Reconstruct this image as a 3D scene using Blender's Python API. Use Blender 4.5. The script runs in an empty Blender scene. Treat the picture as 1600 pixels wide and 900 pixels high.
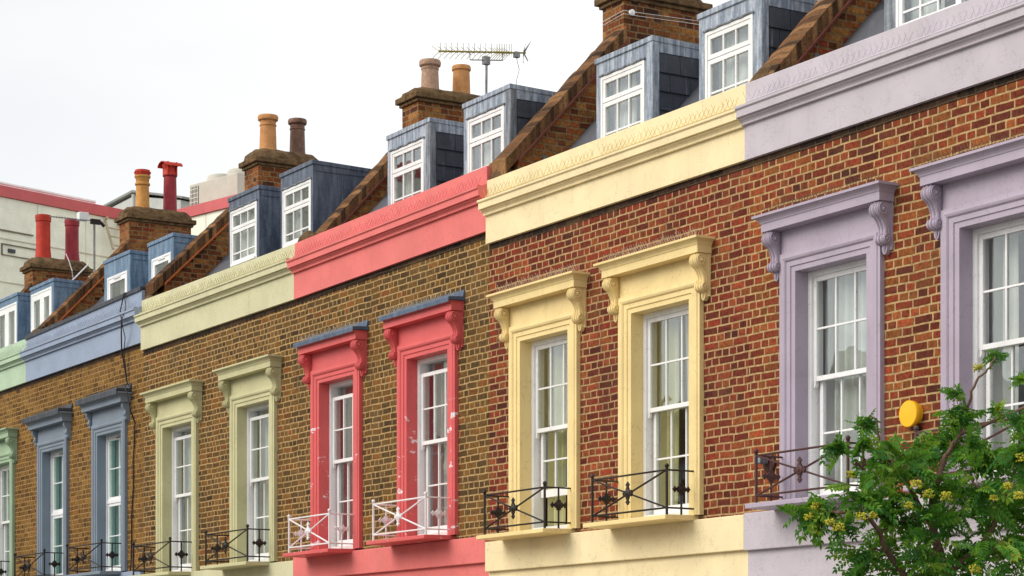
import bpy, bmesh, math, random
from mathutils import Vector, Matrix
R = math.radians
random.seed(7)
S = bpy.context.scene
COL = S.collection

# ------------------------------------------------------------------ camera
EYE = 1.6; DIST = 12.86; ANG = 31.2328
cd = bpy.data.cameras.new('camera'); cam = bpy.data.objects.new('camera', cd); COL.objects.link(cam)
cam.location = (0, -DIST, EYE)
cam.rotation_euler = (R(90), 0, R(90 - ANG))
cd.lens = 36 * 3529 / 1600; cd.sensor_width = 36; cd.shift_y = 622 / 1600
cd.clip_start = .1; cd.clip_end = 3000
S.camera = cam

# ------------------------------------------------------------------ sky, sun, exposure
SUN_EL, SUN_AZ = 52, 215            # sun direction: from the street side, left of the camera
w = bpy.data.worlds.new('World'); S.world = w; w.use_nodes = True
nt = w.node_tree; nt.nodes.clear()
out = nt.nodes.new('ShaderNodeOutputWorld'); sky = nt.nodes.new('ShaderNodeTexSky')
sky.sky_type = 'NISHITA'; sky.sun_disc = False; sky.sun_elevation = R(SUN_EL); sky.sun_rotation = R(SUN_AZ)
b1 = nt.nodes.new('ShaderNodeBackground'); b1.inputs['Strength'].default_value = .10
nt.links.new(sky.outputs[0], b1.inputs['Color'])
tc = nt.nodes.new('ShaderNodeTexCoord'); mp = nt.nodes.new('ShaderNodeMapping'); mp.inputs['Scale'].default_value = (1, 1, 2.6)
no = nt.nodes.new('ShaderNodeTexNoise'); no.inputs['Scale'].default_value = 1.9; no.inputs['Detail'].default_value = 5
cr = nt.nodes.new('ShaderNodeValToRGB')
cr.color_ramp.elements[0].position = .36; cr.color_ramp.elements[0].color = (.66, .67, .675, 1)
cr.color_ramp.elements[1].position = .66; cr.color_ramp.elements[1].color = (.86, .855, .84, 1)
nt.links.new(tc.outputs['Generated'], mp.inputs[0]); nt.links.new(mp.outputs[0], no.inputs['Vector']); nt.links.new(no.outputs[0], cr.inputs[0])
b2 = nt.nodes.new('ShaderNodeBackground'); b2.inputs['Strength'].default_value = .80
vd = nt.nodes.new('ShaderNodeVectorMath'); vd.operation = 'DOT_PRODUCT'; vn = nt.nodes.new('ShaderNodeVectorMath'); vn.operation = 'NORMALIZE'
nt.links.new(tc.outputs['Generated'], vn.inputs[0]); nt.links.new(vn.outputs[0], vd.inputs[0]); vd.inputs[1].default_value = (-.909, .303, .284)
ad = nt.nodes.new('ShaderNodeMath'); ad.operation = 'MULTIPLY_ADD'; nt.links.new(no.outputs[0], ad.inputs[0]); ad.inputs[1].default_value = .02; nt.links.new(vd.outputs['Value'], ad.inputs[2])
mr = nt.nodes.new('ShaderNodeMapRange'); mr.interpolation_type = 'SMOOTHSTEP'; nt.links.new(ad.outputs[0], mr.inputs[0])
mr.inputs[1].default_value = .985; mr.inputs[2].default_value = 1.015; mr.inputs[3].default_value = 1.0; mr.inputs[4].default_value = .80   # a broad greyer bank of cloud
cm = nt.nodes.new('ShaderNodeVectorMath'); cm.operation = 'SCALE'; nt.links.new(cr.outputs[0], cm.inputs[0]); nt.links.new(mr.outputs[0], cm.inputs['Scale'])
nt.links.new(cm.outputs[0], b2.inputs['Color'])
mx = nt.nodes.new('ShaderNodeMixShader'); mx.inputs[0].default_value = .9
nt.links.new(b1.outputs[0], mx.inputs[1]); nt.links.new(b2.outputs[0], mx.inputs[2]); nt.links.new(mx.outputs[0], out.inputs[0])
sd = bpy.data.lights.new('sun', 'SUN'); sun = bpy.data.objects.new('sun', sd); COL.objects.link(sun)
sd.energy = 1.35; sd.angle = R(38); sd.color = (1, .94, .84)
sv = Vector((-.28, -.92, .66)).normalized()
sun.rotation_euler = sv.to_track_quat('Z', 'Y').to_euler()
sky.sun_elevation = math.asin(sv.z); sky.sun_rotation = math.atan2(sv.x, sv.y)
S.view_settings.view_transform = 'Standard'; S.view_settings.look = 'None'
S.view_settings.exposure = .93; S.view_settings.gamma = 1; S.view_settings.use_curve_mapping = False

# ------------------------------------------------------------------ node helpers
def lin(c):
    return tuple(((v / 255) / 12.92 if v / 255 <= .04045 else ((v / 255 + .055) / 1.055) ** 2.4) for v in c)
class N:
    def __init__(s, name):
        s.m = bpy.data.materials.new(name); s.m.use_nodes = True; s.t = s.m.node_tree; s.t.nodes.clear()
        s.o = s.t.nodes.new('ShaderNodeOutputMaterial')
    def n(s, k, **kw):
        x = s.t.nodes.new(k)
        for a, v in kw.items(): setattr(x, a, v)
        return x
    def set(s, sock, v):
        if isinstance(v, bpy.types.NodeSocket): s.t.links.new(v, sock)
        elif v is not None: sock.default_value = v
    def math(s, op, a, b=None, c=None, clamp=False):
        x = s.n('ShaderNodeMath', operation=op, use_clamp=clamp)
        s.set(x.inputs[0], a); s.set(x.inputs[1], b)
        if c is not None: s.set(x.inputs[2], c)
        return x.outputs[0]
    def pos(s):
        g = s.n('ShaderNodeNewGeometry'); x = s.n('ShaderNodeSeparateXYZ'); s.t.links.new(g.outputs['Position'], x.inputs[0])
        return g.outputs['Position'], x.outputs[0], x.outputs[1], x.outputs[2]
    def comb(s, x=0, y=0, z=0):
        c = s.n('ShaderNodeCombineXYZ'); s.set(c.inputs[0], x); s.set(c.inputs[1], y); s.set(c.inputs[2], z); return c.outputs[0]
    def noise(s, vec, scale, detail=3, rough=.5):
        x = s.n('ShaderNodeTexNoise'); s.set(x.inputs['Vector'], vec)
        x.inputs['Scale'].default_value = scale; x.inputs['Detail'].default_value = detail; x.inputs['Roughness'].default_value = rough
        return x.outputs[0]
    def white(s, vec):
        x = s.n('ShaderNodeTexWhiteNoise', noise_dimensions='3D'); s.set(x.inputs['Vector'], vec); return x.outputs['Value']
    def ramp(s, f, stops, const=False):
        x = s.n('ShaderNodeValToRGB'); s.set(x.inputs[0], f); e = x.color_ramp.elements
        if const: x.color_ramp.interpolation = 'CONSTANT'
        while len(e) < len(stops): e.new(.5)
        for i, (p, c) in enumerate(stops):
            e[i].position = p; e[i].color = (*c, 1) if len(c) == 3 else c
        return x.outputs[0]
    def mix(s, f, a, b, mode='MIX'):
        x = s.n('ShaderNodeMix', data_type='RGBA', blend_type=mode); s.set(x.inputs[0], f)
        s.set(x.inputs[6], a if isinstance(a, bpy.types.NodeSocket) else (*a, 1)); s.set(x.inputs[7], b if isinstance(b, bpy.types.NodeSocket) else (*b, 1))
        return x.outputs[2]
    def step(s, v, lo, hi):
        x = s.n('ShaderNodeMapRange', interpolation_type='SMOOTHSTEP'); s.set(x.inputs[0], v)
        s.set(x.inputs[1], lo); s.set(x.inputs[2], hi); return x.outputs[0]
    def bump(s, h, strength=.4, dist=.01):
        x = s.n('ShaderNodeBump'); x.inputs['Strength'].default_value = strength; x.inputs['Distance'].default_value = dist
        s.set(x.inputs['Height'], h); return x.outputs[0]
    def bsdf(s, col, rough=.8, normal=None, metal=0, spec=.3):
        b = s.n('ShaderNodeBsdfPrincipled')
        s.set(b.inputs['Base Color'], col if isinstance(col, bpy.types.NodeSocket) else (*col, 1))
        s.set(b.inputs['Roughness'], rough); b.inputs['Metallic'].default_value = metal
        b.inputs['Specular IOR Level'].default_value = spec
        if normal is not None: s.t.links.new(normal, b.inputs['Normal'])
        s.t.links.new(b.outputs[0], s.o.inputs[0]); return s.m

def brick_mat(name, cols, mortar, seed=0, joint=.0085, weather=None):
    m = N(name); P, x, y, z = m.pos()
    wob = m.noise(P, 5, 2); wob2 = m.noise(m.comb(m.math('ADD', x, 31), y, z), 3.2, 2)
    u = m.math('ADD', m.math('ADD', x, y), 200 + seed)
    u = m.math('ADD', u, m.math('MULTIPLY', m.math('SUBTRACT', wob, .5), .022))
    v = m.math('ADD', z, m.math('MULTIPLY', m.math('SUBTRACT', wob2, .5), .026))
    row = m.math('FLOOR', m.math('DIVIDE', v, .0752))
    rr = m.white(m.comb(row, seed, 1.5))
    u = m.math('ADD', u, m.math('ADD', m.math('MULTIPLY', m.math('MODULO', row, 2), .1725), m.math('MULTIPLY', rr, .05)))
    odd = m.math('MODULO', row, 2); rnr = m.white(m.comb(row, seed, 8.1))
    long_ = m.math('MULTIPLY', m.math('SUBTRACT', 1, odd), m.math('LESS_THAN', rnr, .8))          # 1 = a row of stretchers only
    pl_ = m.math('SUBTRACT', .345, m.math('MULTIPLY', long_, .115))
    per = m.math('DIVIDE', u, pl_); cell = m.math('FLOOR', per)
    t = m.math('MULTIPLY', m.math('FRACT', per), pl_)
    cw = m.white(m.comb(cell, row, seed + 2.2))
    # in some cells the long brick is two short ones, as in patched old walls
    jit = m.math('ADD', .228, m.math('MULTIPLY', m.math('SUBTRACT', cw, .5), .03))
    jit = m.math('ADD', jit, long_)
    head = m.math('GREATER_THAN', t, jit)
    two = m.math('GREATER_THAN', cw, m.math('SUBTRACT', .92, m.math('MULTIPLY', odd, .62)))
    half = m.math('MULTIPLY', m.math('GREATER_THAN', t, .114), m.math('MULTIPLY', two, m.math('SUBTRACT', 1, head)))
    d1 = m.math('MINIMUM', m.math('ABSOLUTE', m.math('SUBTRACT', t, jit)), m.math('MINIMUM', t, m.math('SUBTRACT', pl_, t)))
    dh = m.math('ADD', m.math('ABSOLUTE', m.math('SUBTRACT', t, .114)), m.math('MULTIPLY', m.math('SUBTRACT', 1, two), 1))
    d1 = m.math('MINIMUM', d1, dh)
    fz = m.math('MULTIPLY', m.math('FRACT', m.math('DIVIDE', v, .0752)), .0752)
    dz = m.math('MINIMUM', fz, m.math('SUBTRACT', .0752, fz))
    d = m.math('MINIMUM', d1, dz)
    rag = m.math('MULTIPLY', m.math('SUBTRACT', m.noise(P, 70, 2), .5), .006)
    d = m.math('ADD', d, rag)
    mask = m.step(d, joint - .0022, joint + .0022)       # 0 in the joint
    idn = m.white(m.comb(m.math('ADD', m.math('MULTIPLY', cell, 3), m.math('ADD', head, m.math('MULTIPLY', half, 2))), row, seed + .7))
    idn2 = m.white(m.comb(m.math('ADD', m.math('MULTIPLY', cell, 3), m.math('ADD', head, m.math('MULTIPLY', half, 2))), row, seed + 9.7))
    big = m.noise(P, .75, 3)
    f = m.math('ADD', m.math('MULTIPLY', idn, .8), m.math('MULTIPLY', m.math('SUBTRACT', big, .42), 1.1), clamp=True)
    k = len(cols); base = m.ramp(f, [((i + .0) / (k - 1), lin(c)) for i, c in enumerate(cols)])
    fine = m.noise(P, 26, 6, .72)
    base = m.mix(1, base, m.ramp(fine, [(.3, (.42, .40, .42)), (.5, (.98, .96, .93)), (.7, (1.6, 1.5, 1.35))]), 'MULTIPLY')
    base = m.mix(1, base, m.ramp(idn2, [(0, (.48, .47, .50)), (.5, (.70, .70, .72)), (1, (.84, .82, .80))]), 'MULTIPLY')
    mt = m.mix(1, lin(mortar), m.ramp(m.noise(P, 16, 4), [(.3, (.46, .44, .41)), (.55, (.78, .77, .76)), (.75, (.95, .93, .90))]), 'MULTIPLY')
    col = m.mix(mask, mt, base)
    st = m.step(m.noise(m.comb(m.math('ADD', x, y), 0, m.math('MULTIPLY', z, .6)), 1.9, 5, .6), .48, .70)
    col = m.mix(m.math('MULTIPLY', st, .30), col, lin(weather or (75, 55, 42)))
    wash = m.step(m.noise(m.comb(m.math('ADD', x, 17), y, z), 1.3, 5, .6), .50, .68)
    col = m.mix(m.math('MULTIPLY', wash, .10), col, lin((176, 140, 96)))
    soot = m.step(m.noise(m.comb(m.math('MULTIPLY', m.math('ADD', x, y), 2.2), 0, m.math('MULTIPLY', z, .5)), 1.6, 4), .60, .78)
    col = m.mix(m.math('MULTIPLY', soot, .45), col, lin((54, 44, 38)))
    h = m.math('ADD', m.math('MULTIPLY', mask, .8), m.math('MULTIPLY', fine, .5))
    return m.bsdf(col, .92, m.bump(h, .75, .010), spec=.15)

def paint_mat(name, c, rough=.6, chips=None, dirt=.25, dcol=(90, 80, 60), zlim=4.9):
    m = N(name); P, x, y, z = m.pos(); c = lin(c)
    n1 = m.noise(P, 2.2, 4); n2 = m.noise(m.comb(m.math('MULTIPLY', m.math('ADD', x, y), 14), 0, m.math('MULTIPLY', z, 1.3)), 1, 4)
    col = m.mix(1, c, m.ramp(n1, [(.3, (.9, .9, .9)), (.7, (1.05, 1.05, 1.05))]), 'MULTIPLY')
    col = m.mix(m.math('MULTIPLY', m.step(n2, .56, .8), dirt), col, lin(dcol))
    n3 = m.step(m.noise(P, 21, 5, .7), .66, .72)
    col = m.mix(m.math('MULTIPLY', n3, dirt), col, lin(dcol))
    wv = m.noise(m.comb(m.math('ADD', x, y), 0, z), 2.6, 6, .6)
    crack = m.math('LESS_THAN', m.math('ABSOLUTE', m.math('SUBTRACT', wv, .5)), .0016)
    col = m.mix(m.math('MULTIPLY', crack, .45), col, lin(dcol))
    soft = m.step(m.noise(P, .9, 5, .6), .5, .75)
    col = m.mix(m.math('MULTIPLY', soft, .05 + dirt * .3), col, lin((150, 136, 112)))
    if chips:
        ch = m.step(m.noise(m.comb(x, y, m.math('MULTIPLY', z, 2.0)), 3.6, 8, .72), .605, .62)
        low = m.math('LESS_THAN', z, zlim)
        col = m.mix(m.math('MULTIPLY', ch, low), col, lin(chips))
    h = m.math('ADD', m.noise(P, 60, 3), m.math('MULTIPLY', m.noise(P, 9, 3), 1.6))
    return m.bsdf(col, rough, m.bump(h, .22, .006), spec=.3)

def metal_mat(name, c, c2, rough=.5, streak=9, amt=1.0, metal=0.0):
    m = N(name); P, x, y, z = m.pos()
    n = m.noise(m.comb(m.math('MULTIPLY', m.math('ADD', x, m.math('MULTIPLY', y, 1.3)), streak), 0, m.math('MULTIPLY', z, 1.6)), 1.4, 5, .62)
    col = m.mix(m.math('MULTIPLY', m.step(n, .38, .66), amt), lin(c), lin(c2))
    col = m.mix(1, col, m.ramp(m.noise(P, 30, 4), [(.3, (.8, .8, .8)), (.7, (1.12, 1.12, 1.12))]), 'MULTIPLY')
    return m.bsdf(col, rough, m.bump(m.noise(P, 5, 3), .5, .02), spec=.5, metal=metal)

def noise_mat(name, c1, c2, scale=8, rough=.8, bump=.4, dist=.01, spec=.3):
    m = N(name); P, x, y, z = m.pos(); n = m.noise(P, scale, 6, .62)
    return m.bsdf(m.ramp(n, [(.3, lin(c1)), (.7, lin(c2))]), rough, m.bump(m.noise(P, scale * 4, 4), bump, dist), spec=spec)

def edge_brick_mat(name):
    """brick on edge: narrow bricks side by side up the slope"""
    m = N(name); P, x, y, z = m.pos()
    u = m.math('ADD', m.math('DIVIDE', y, .062), m.math('MULTIPLY', m.noise(P, 8, 2), .5))
    fr = m.math('FRACT', m.math('ADD', u, 50)); cell = m.math('FLOOR', u)
    d = m.math('MINIMUM', fr, m.math('SUBTRACT', 1, fr)); d = m.math('ADD', d, m.math('MULTIPLY', m.math('SUBTRACT', m.noise(P, 50, 2), .5), .12))
    mask = m.step(d, .04, .12)
    idn = m.white(m.comb(cell, m.math('FLOOR', m.math('DIVIDE', x, 1.7)), 3))
    c = m.ramp(idn, [(0, lin((58, 42, 32))), (.4, lin((92, 64, 44))), (.75, lin((118, 82, 54))), (1, lin((142, 106, 72)))])
    c = m.mix(1, c, m.ramp(m.noise(P, 24, 4, .7), [(.28, (.45, .45, .45)), (.5, (.95, .95, .93)), (.75, (1.35, 1.3, 1.25))]), 'MULTIPLY')
    col = m.mix(mask, lin((104, 86, 64)), c)
    moss = m.step(m.noise(P, 6, 4), .60, .72)
    col = m.mix(m.math('MULTIPLY', moss, .5), col, lin((70, 62, 40)))
    h = m.math('ADD', mask, m.noise(P, 30, 3))
    return m.bsdf(col, .95, m.bump(h, .9, .014), spec=.1)

def glass_mat(name, tint=(.95, .97, .96)):
    m = N(name); P, x, y, z = m.pos()
    tr = m.n('ShaderNodeBsdfTransparent'); tr.inputs[0].default_value = (*tint, 1)
    gl = m.n('ShaderNodeBsdfGlossy'); gl.inputs['Roughness'].default_value = .015; gl.inputs[0].default_value = (.95, .98, 1, 1)
    m.t.links.new(m.bump(m.noise(P, 2.3, 2), .10, .03), gl.inputs['Normal'])
    lw = m.n('ShaderNodeLayerWeight'); lw.inputs['Blend'].default_value = .5
    f = m.math('ADD', m.math('MULTIPLY', m.math('POWER', lw.outputs['Facing'], 3.4), .9), .085, clamp=True)
    ms = m.n('ShaderNodeMixShader'); m.set(ms.inputs[0], f); m.t.links.new(tr.outputs[0], ms.inputs[1]); m.t.links.new(gl.outputs[0], ms.inputs[2])
    m.t.links.new(ms.outputs[0], m.o.inputs[0]); return m.m

def cloth_mat(name, c, alpha=0.0):
    m = N(name); P, x, y, z = m.pos()
    col = m.mix(1, lin(c), m.ramp(m.noise(P, 5, 3), [(.3, (.88, .88, .88)), (.7, (1.04, 1.04, 1.04))]), 'MULTIPLY')
    d = m.n('ShaderNodeBsdfDiffuse'); m.set(d.inputs[0], col)
    t = m.n('ShaderNodeBsdfTranslucent'); m.set(t.inputs[0], col)
    ms = m.n('ShaderNodeMixShader'); ms.inputs[0].default_value = .25; m.t.links.new(d.outputs[0], ms.inputs[1]); m.t.links.new(t.outputs[0], ms.inputs[2])
    o = ms.outputs[0]
    if alpha:
        tr = m.n('ShaderNodeBsdfTransparent'); m2 = m.n('ShaderNodeMixShader'); m2.inputs[0].default_value = alpha
        m.t.links.new(o, m2.inputs[1]); m.t.links.new(tr.outputs[0], m2.inputs[2]); o = m2.outputs[0]
    m.t.links.new(o, m.o.inputs[0]); return m.m

def slate_mat(name, c1=(42, 48, 58), c2=(64, 68, 78)):
    m = N(name); P, x, y, z = m.pos()
    n = m.noise(m.comb(m.math('MULTIPLY', m.math('ADD', x, y), 22), 0, m.math('MULTIPLY', z, 2)), 1, 5, .7)
    tile = m.white(m.comb(m.math('FLOOR', m.math('DIVIDE', y, .26)), m.math('FLOOR', m.math('DIVIDE', z, .19)), 4))
    col = m.mix(tile, lin(c1), lin(c2))
    col = m.mix(m.math('MULTIPLY', m.step(n, .55, .78), .5), col, lin((140, 150, 165)))
    return m.bsdf(col, .45, m.bump(m.noise(P, 14, 4), .5, .01), spec=.4)

# ------------------------------------------------------------------ mesh helpers
class MB:
    def __init__(s): s.v = []; s.f = []; s.smooth = False
    def add(s, vs, fs):
        o = len(s.v); s.v += [tuple(v) for v in vs]; s.f += [tuple(i + o for i in f) for f in fs]; return s
    def box(s, x0, x1, y0, y1, z0, z1):
        return s.add([(x0,y0,z0),(x1,y0,z0),(x1,y1,z0),(x0,y1,z0),(x0,y0,z1),(x1,y0,z1),(x1,y1,z1),(x0,y1,z1)],
                     [(0,3,2,1),(4,5,6,7),(0,1,5,4),(1,2,6,5),(2,3,7,6),(3,0,4,7)])
    def quad(s, a, b, c, d): return s.add([a, b, c, d], [(0, 1, 2, 3)])
    def prism_x(s, prof, x0, x1, z1off=0.0):           # closed (y,z) outline extruded along X
        n = len(prof)
        vs = [(x0, y, z) for y, z in prof] + [(x1, y, z + z1off) for y, z in prof]
        fs = [(i, (i + 1) % n, (i + 1) % n + n, i + n) for i in range(n)] + [tuple(range(n))[::-1], tuple(range(n, 2 * n))]
        return s.add(vs, fs)
    def prism_y(s, prof, y0, y1):                      # closed (x,z) outline extruded along Y
        n = len(prof)
        vs = [(x, y0, z) for x, z in prof] + [(x, y1, z) for x, z in prof]
        return s.add(vs, [(i, (i + 1) % n, (i + 1) % n + n, i + n) for i in range(n)] + [tuple(range(n))[::-1], tuple(range(n, 2 * n))])
    def tube(s, pts, r, n=6, cap=True):
        pts = [Vector(p) for p in pts]; rs = r if isinstance(r, (list, tuple)) else [r] * len(pts)
        vs = []; fs = []; prev = None
        for i, p in enumerate(pts):
            d = (pts[min(i + 1, len(pts) - 1)] - pts[max(i - 1, 0)])
            d = d.normalized() if d.length > 1e-9 else Vector((0, 0, 1))
            if prev is None: a = d.orthogonal().normalized()
            else:
                a = prev - d * prev.dot(d); a = a.normalized() if a.length > 1e-6 else d.orthogonal().normalized()
            prev = a; b = d.cross(a)
            for k in range(n):
                t = 2 * math.pi * k / n; vs.append(p + (a * math.cos(t) + b * math.sin(t)) * rs[i])
        for i in range(len(pts) - 1):
            for k in range(n): fs.append((i*n+k, i*n+(k+1)%n, (i+1)*n+(k+1)%n, (i+1)*n+k))
        if cap: fs += [tuple(range(n))[::-1], tuple(range((len(pts)-1)*n, len(pts)*n))]
        return s.add(vs, fs)
    def lathe(s, c, prof, n=20, axis='z'):
        vs = []; fs = []; c = Vector(c)
        for r, h in prof:
            for k in range(n):
                t = 2 * math.pi * k / n; a, b = r * math.cos(t), r * math.sin(t)
                vs.append(c + (Vector((a, b, h)) if axis == 'z' else Vector((h, a, b)) if axis == 'x' else Vector((b, h, a))))
        for i in range(len(prof) - 1):
            for k in range(n): fs.append((i*n+k, i*n+(k+1)%n, (i+1)*n+(k+1)%n, (i+1)*n+k))
        fs += [tuple(range(n))[::-1], tuple(range((len(prof)-1)*n, len(prof)*n))]
        return s.add(vs, fs)
    def ball(s, c, r, n=8, m=5, sc=(1, 1, 1)):
        prof = [(max(r * math.sin(math.pi * i / m), r * .02) , -r * math.cos(math.pi * i / m) * sc[2]) for i in range(m + 1)]
        return s.lathe(c, prof, n)
    def build(s, name, mat, parent=None, smooth=False, origin=None, bevel=0):
        o0 = Vector(origin) if origin is not None else (ORG(parent) if parent else Vector((0, 0, 0)))
        me = bpy.data.meshes.new(name); me.from_pydata([Vector(v) - o0 for v in s.v], [], s.f); me.validate(); me.update()
        bm = bmesh.new(); bm.from_mesh(me); bmesh.ops.recalc_face_normals(bm, faces=bm.faces); bm.to_mesh(me); bm.free()
        if smooth:
            me.polygons.foreach_set('use_smooth', [True] * len(me.polygons))
            me.set_sharp_from_angle(angle=R(38))
        if mat: me.materials.append(mat)
        o = bpy.data.objects.new(name, me); COL.objects.link(o)
        if parent: o.parent = parent; o.location = o0 - ORG(parent)
        else: o.location = o0
        o['_org'] = tuple(o0)
        if bevel:
            b = o.modifiers.new('bevel', 'BEVEL'); b.width = bevel; b.segments = 2; b.limit_method = 'ANGLE'
        return o
def ORG(o): return Vector(o['_org'])
def thing(name, label, cat, loc, group=None):
    o = bpy.data.objects.new(name, None); COL.objects.link(o); o.location = loc; o['_org'] = tuple(loc)
    o['label'] = label; o['category'] = cat
    if group: o['group'] = group
    return o
def tag(o, label, cat, group=None):
    o['label'] = label; o['category'] = cat
    if group: o['group'] = group
    return o
def struct(o, kind='structure'): o['kind'] = kind; return o

# ------------------------------------------------------------------ materials
M = {}
M['brick_stock'] = brick_mat('yellow stock brick', [(92, 66, 38), (112, 82, 44), (126, 92, 46), (138, 102, 50), (148, 114, 60), (150, 98, 48)], (178, 142, 90), 3, weather=(84, 66, 40))
M['brick_dark'] = brick_mat('brown stock brick', [(84, 64, 42), (98, 76, 46), (112, 86, 50), (124, 92, 48), (136, 96, 48), (144, 84, 48)], (194, 162, 112), 11, weather=(78, 66, 44))
M['brick_red'] = brick_mat('red brick', [(86, 46, 40), (108, 50, 38), (128, 56, 40), (144, 62, 42), (146, 84, 48), (166, 70, 48)], (194, 160, 116), 23)
M['brick_lilac'] = brick_mat('orange red brick', [(92, 52, 42), (114, 56, 40), (136, 64, 42), (150, 70, 44), (154, 94, 50), (170, 78, 50)], (200, 168, 120), 37)
M['brick_roof'] = brick_mat('roof brick', [(78, 50, 38), (122, 70, 44), (150, 84, 48), (164, 104, 56), (178, 128, 70), (160, 74, 50)], (156, 128, 92), 51)
M['edge_brick'] = edge_brick_mat('brick on edge coping')
M['render_cap'] = noise_mat('weathered cement', (62, 48, 34), (122, 98, 70), 7, .95, .9, .02, .1)
M['terracotta'] = noise_mat('orange clay', (172, 118, 72), (206, 150, 96), 12, .8, .4, .004)
M['clay_pale'] = noise_mat('pale clay', (150, 120, 100), (188, 154, 130), 26, .85, .5, .004)
M['clay_brown'] = noise_mat('brown glazed clay', (78, 52, 42), (128, 92, 72), 9, .5, .3, .004)
M['clay_ochre'] = noise_mat('ochre clay', (176, 120, 56), (204, 150, 82), 12, .7, .4, .004)
M['clay_red'] = noise_mat('red painted clay', (160, 40, 26), (198, 58, 36), 7, .6, .4, .004)
M['clay_wine'] = noise_mat('dark red painted clay', (122, 30, 40), (158, 44, 52), 7, .55, .4, .004)
M['white'] = paint_mat('white joinery paint', (232, 232, 232), .4, dirt=.12)
M['upvc'] = paint_mat('white plastic frame', (238, 239, 240), .3, dirt=.04)
M['lead_light'] = metal_mat('pale weathered lead', (112, 124, 142), (176, 184, 194), .6, 13)
M['lead_grey'] = metal_mat('grey weathered lead', (92, 98, 106), (140, 146, 152), .6, 16)
M['lead_navy'] = metal_mat('dark blue lead', (66, 76, 94), (98, 108, 126), .5, 7)
M['lead_sky'] = metal_mat('blue painted lead', (84, 110, 138), (118, 144, 168), .55, 9)
M['slate'] = slate_mat('hung slate'); M['slate2'] = slate_mat('roof slate', (60, 66, 76), (92, 94, 100))
M['iron_black'] = paint_mat('black iron', (34, 28, 28), .45, dirt=.3, dcol=(80, 50, 36))
M['iron_brown'] = paint_mat('rust brown iron', (74, 46, 44), .55, dirt=.4, dcol=(110, 62, 40))
M['iron_white'] = paint_mat('white iron', (232, 228, 230), .5, dirt=.15)
M['dark_flash'] = metal_mat('dark lead flashing', (46, 50, 58), (70, 76, 86), .6, 9)
M['hood_lead'] = metal_mat('blue grey hood lead', (66, 82, 104), (88, 104, 126), .6, 9)
M['glass'] = glass_mat('window glass'); M['glass_green'] = glass_mat('green tinted glass', (.80, .95, .88))
M['room'] = noise_mat('dim room wall', (120, 112, 102), (146, 138, 126), 1.5, .9, .1)
M['net'] = cloth_mat('white net curtain', (238, 240, 236), .08)
M['curtain_white'] = cloth_mat('white curtain', (234, 234, 228))
M['curtain_green'] = cloth_mat('olive cream curtain', (226, 222, 170))
M['curtain_brown'] = cloth_mat('dusky curtain', (172, 146, 140))
M['spikes'] = paint_mat('clear plastic spikes', (196, 186, 168), .5, dirt=0)
M['spikes_dark'] = paint_mat('grey spikes', (120, 104, 84), .5, dirt=0)

# ------------------------------------------------------------------ ground
g = MB().quad((-900, -900, 0), (900, -900, 0), (900, 900, 0), (-900, 900, 0)).build('ground', noise_mat('grey ground', (92, 90, 84), (122, 118, 110), .3, .95)); struct(g)
struct(MB().box(-120, 60, -10.9, -5.7, -.3, .01).build('road', noise_mat('asphalt', (54, 54, 56), (72, 72, 74), 14, .9)))
pv = noise_mat('paving stone', (120, 116, 110), (146, 142, 134), 3, .9)
struct(MB().box(-120, 60, -5.7, -.08, -.3, .13).build('pavement', pv)); struct(MB().box(-120, 60, -15.5, -10.9, -.3, .13).build('pavement', pv))

# ------------------------------------------------------------------ wall with openings
def wall_mesh(x0, x1, z0, z1, y0, y1, holes):
    b = MB(); xs = sorted({x0, x1, *[h[0] for h in holes], *[h[1] for h in holes]}); zs = sorted({z0, z1, *[h[2] for h in holes], *[h[3] for h in holes]})
    for i in range(len(xs) - 1):
        for j in range(len(zs) - 1):
            cx, cz = (xs[i] + xs[i+1]) / 2, (zs[j] + zs[j+1]) / 2
            if any(h[0] < cx < h[1] and h[2] < cz < h[3] for h in holes): continue
            b.quad((xs[i], y0, zs[j]), (xs[i+1], y0, zs[j]), (xs[i+1], y0, zs[j+1]), (xs[i], y0, zs[j+1]))
            b.quad((xs[i], y1, zs[j]), (xs[i+1], y1, zs[j]), (xs[i+1], y1, zs[j+1]), (xs[i], y1, zs[j+1]))
    for a, c, d, e in holes + [(x0, x1, z0, z1)]:
        b.quad((a, y0, d), (a, y1, d), (a, y1, e), (a, y0, e)); b.quad((c, y0, d), (c, y1, d), (c, y1, e), (c, y0, e))
        b.quad((a, y0, d), (c, y0, d), (c, y1, d), (a, y1, d)); b.quad((a, y0, e), (c, y0, e), (c, y1, e), (a, y1, e))
    return b

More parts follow.
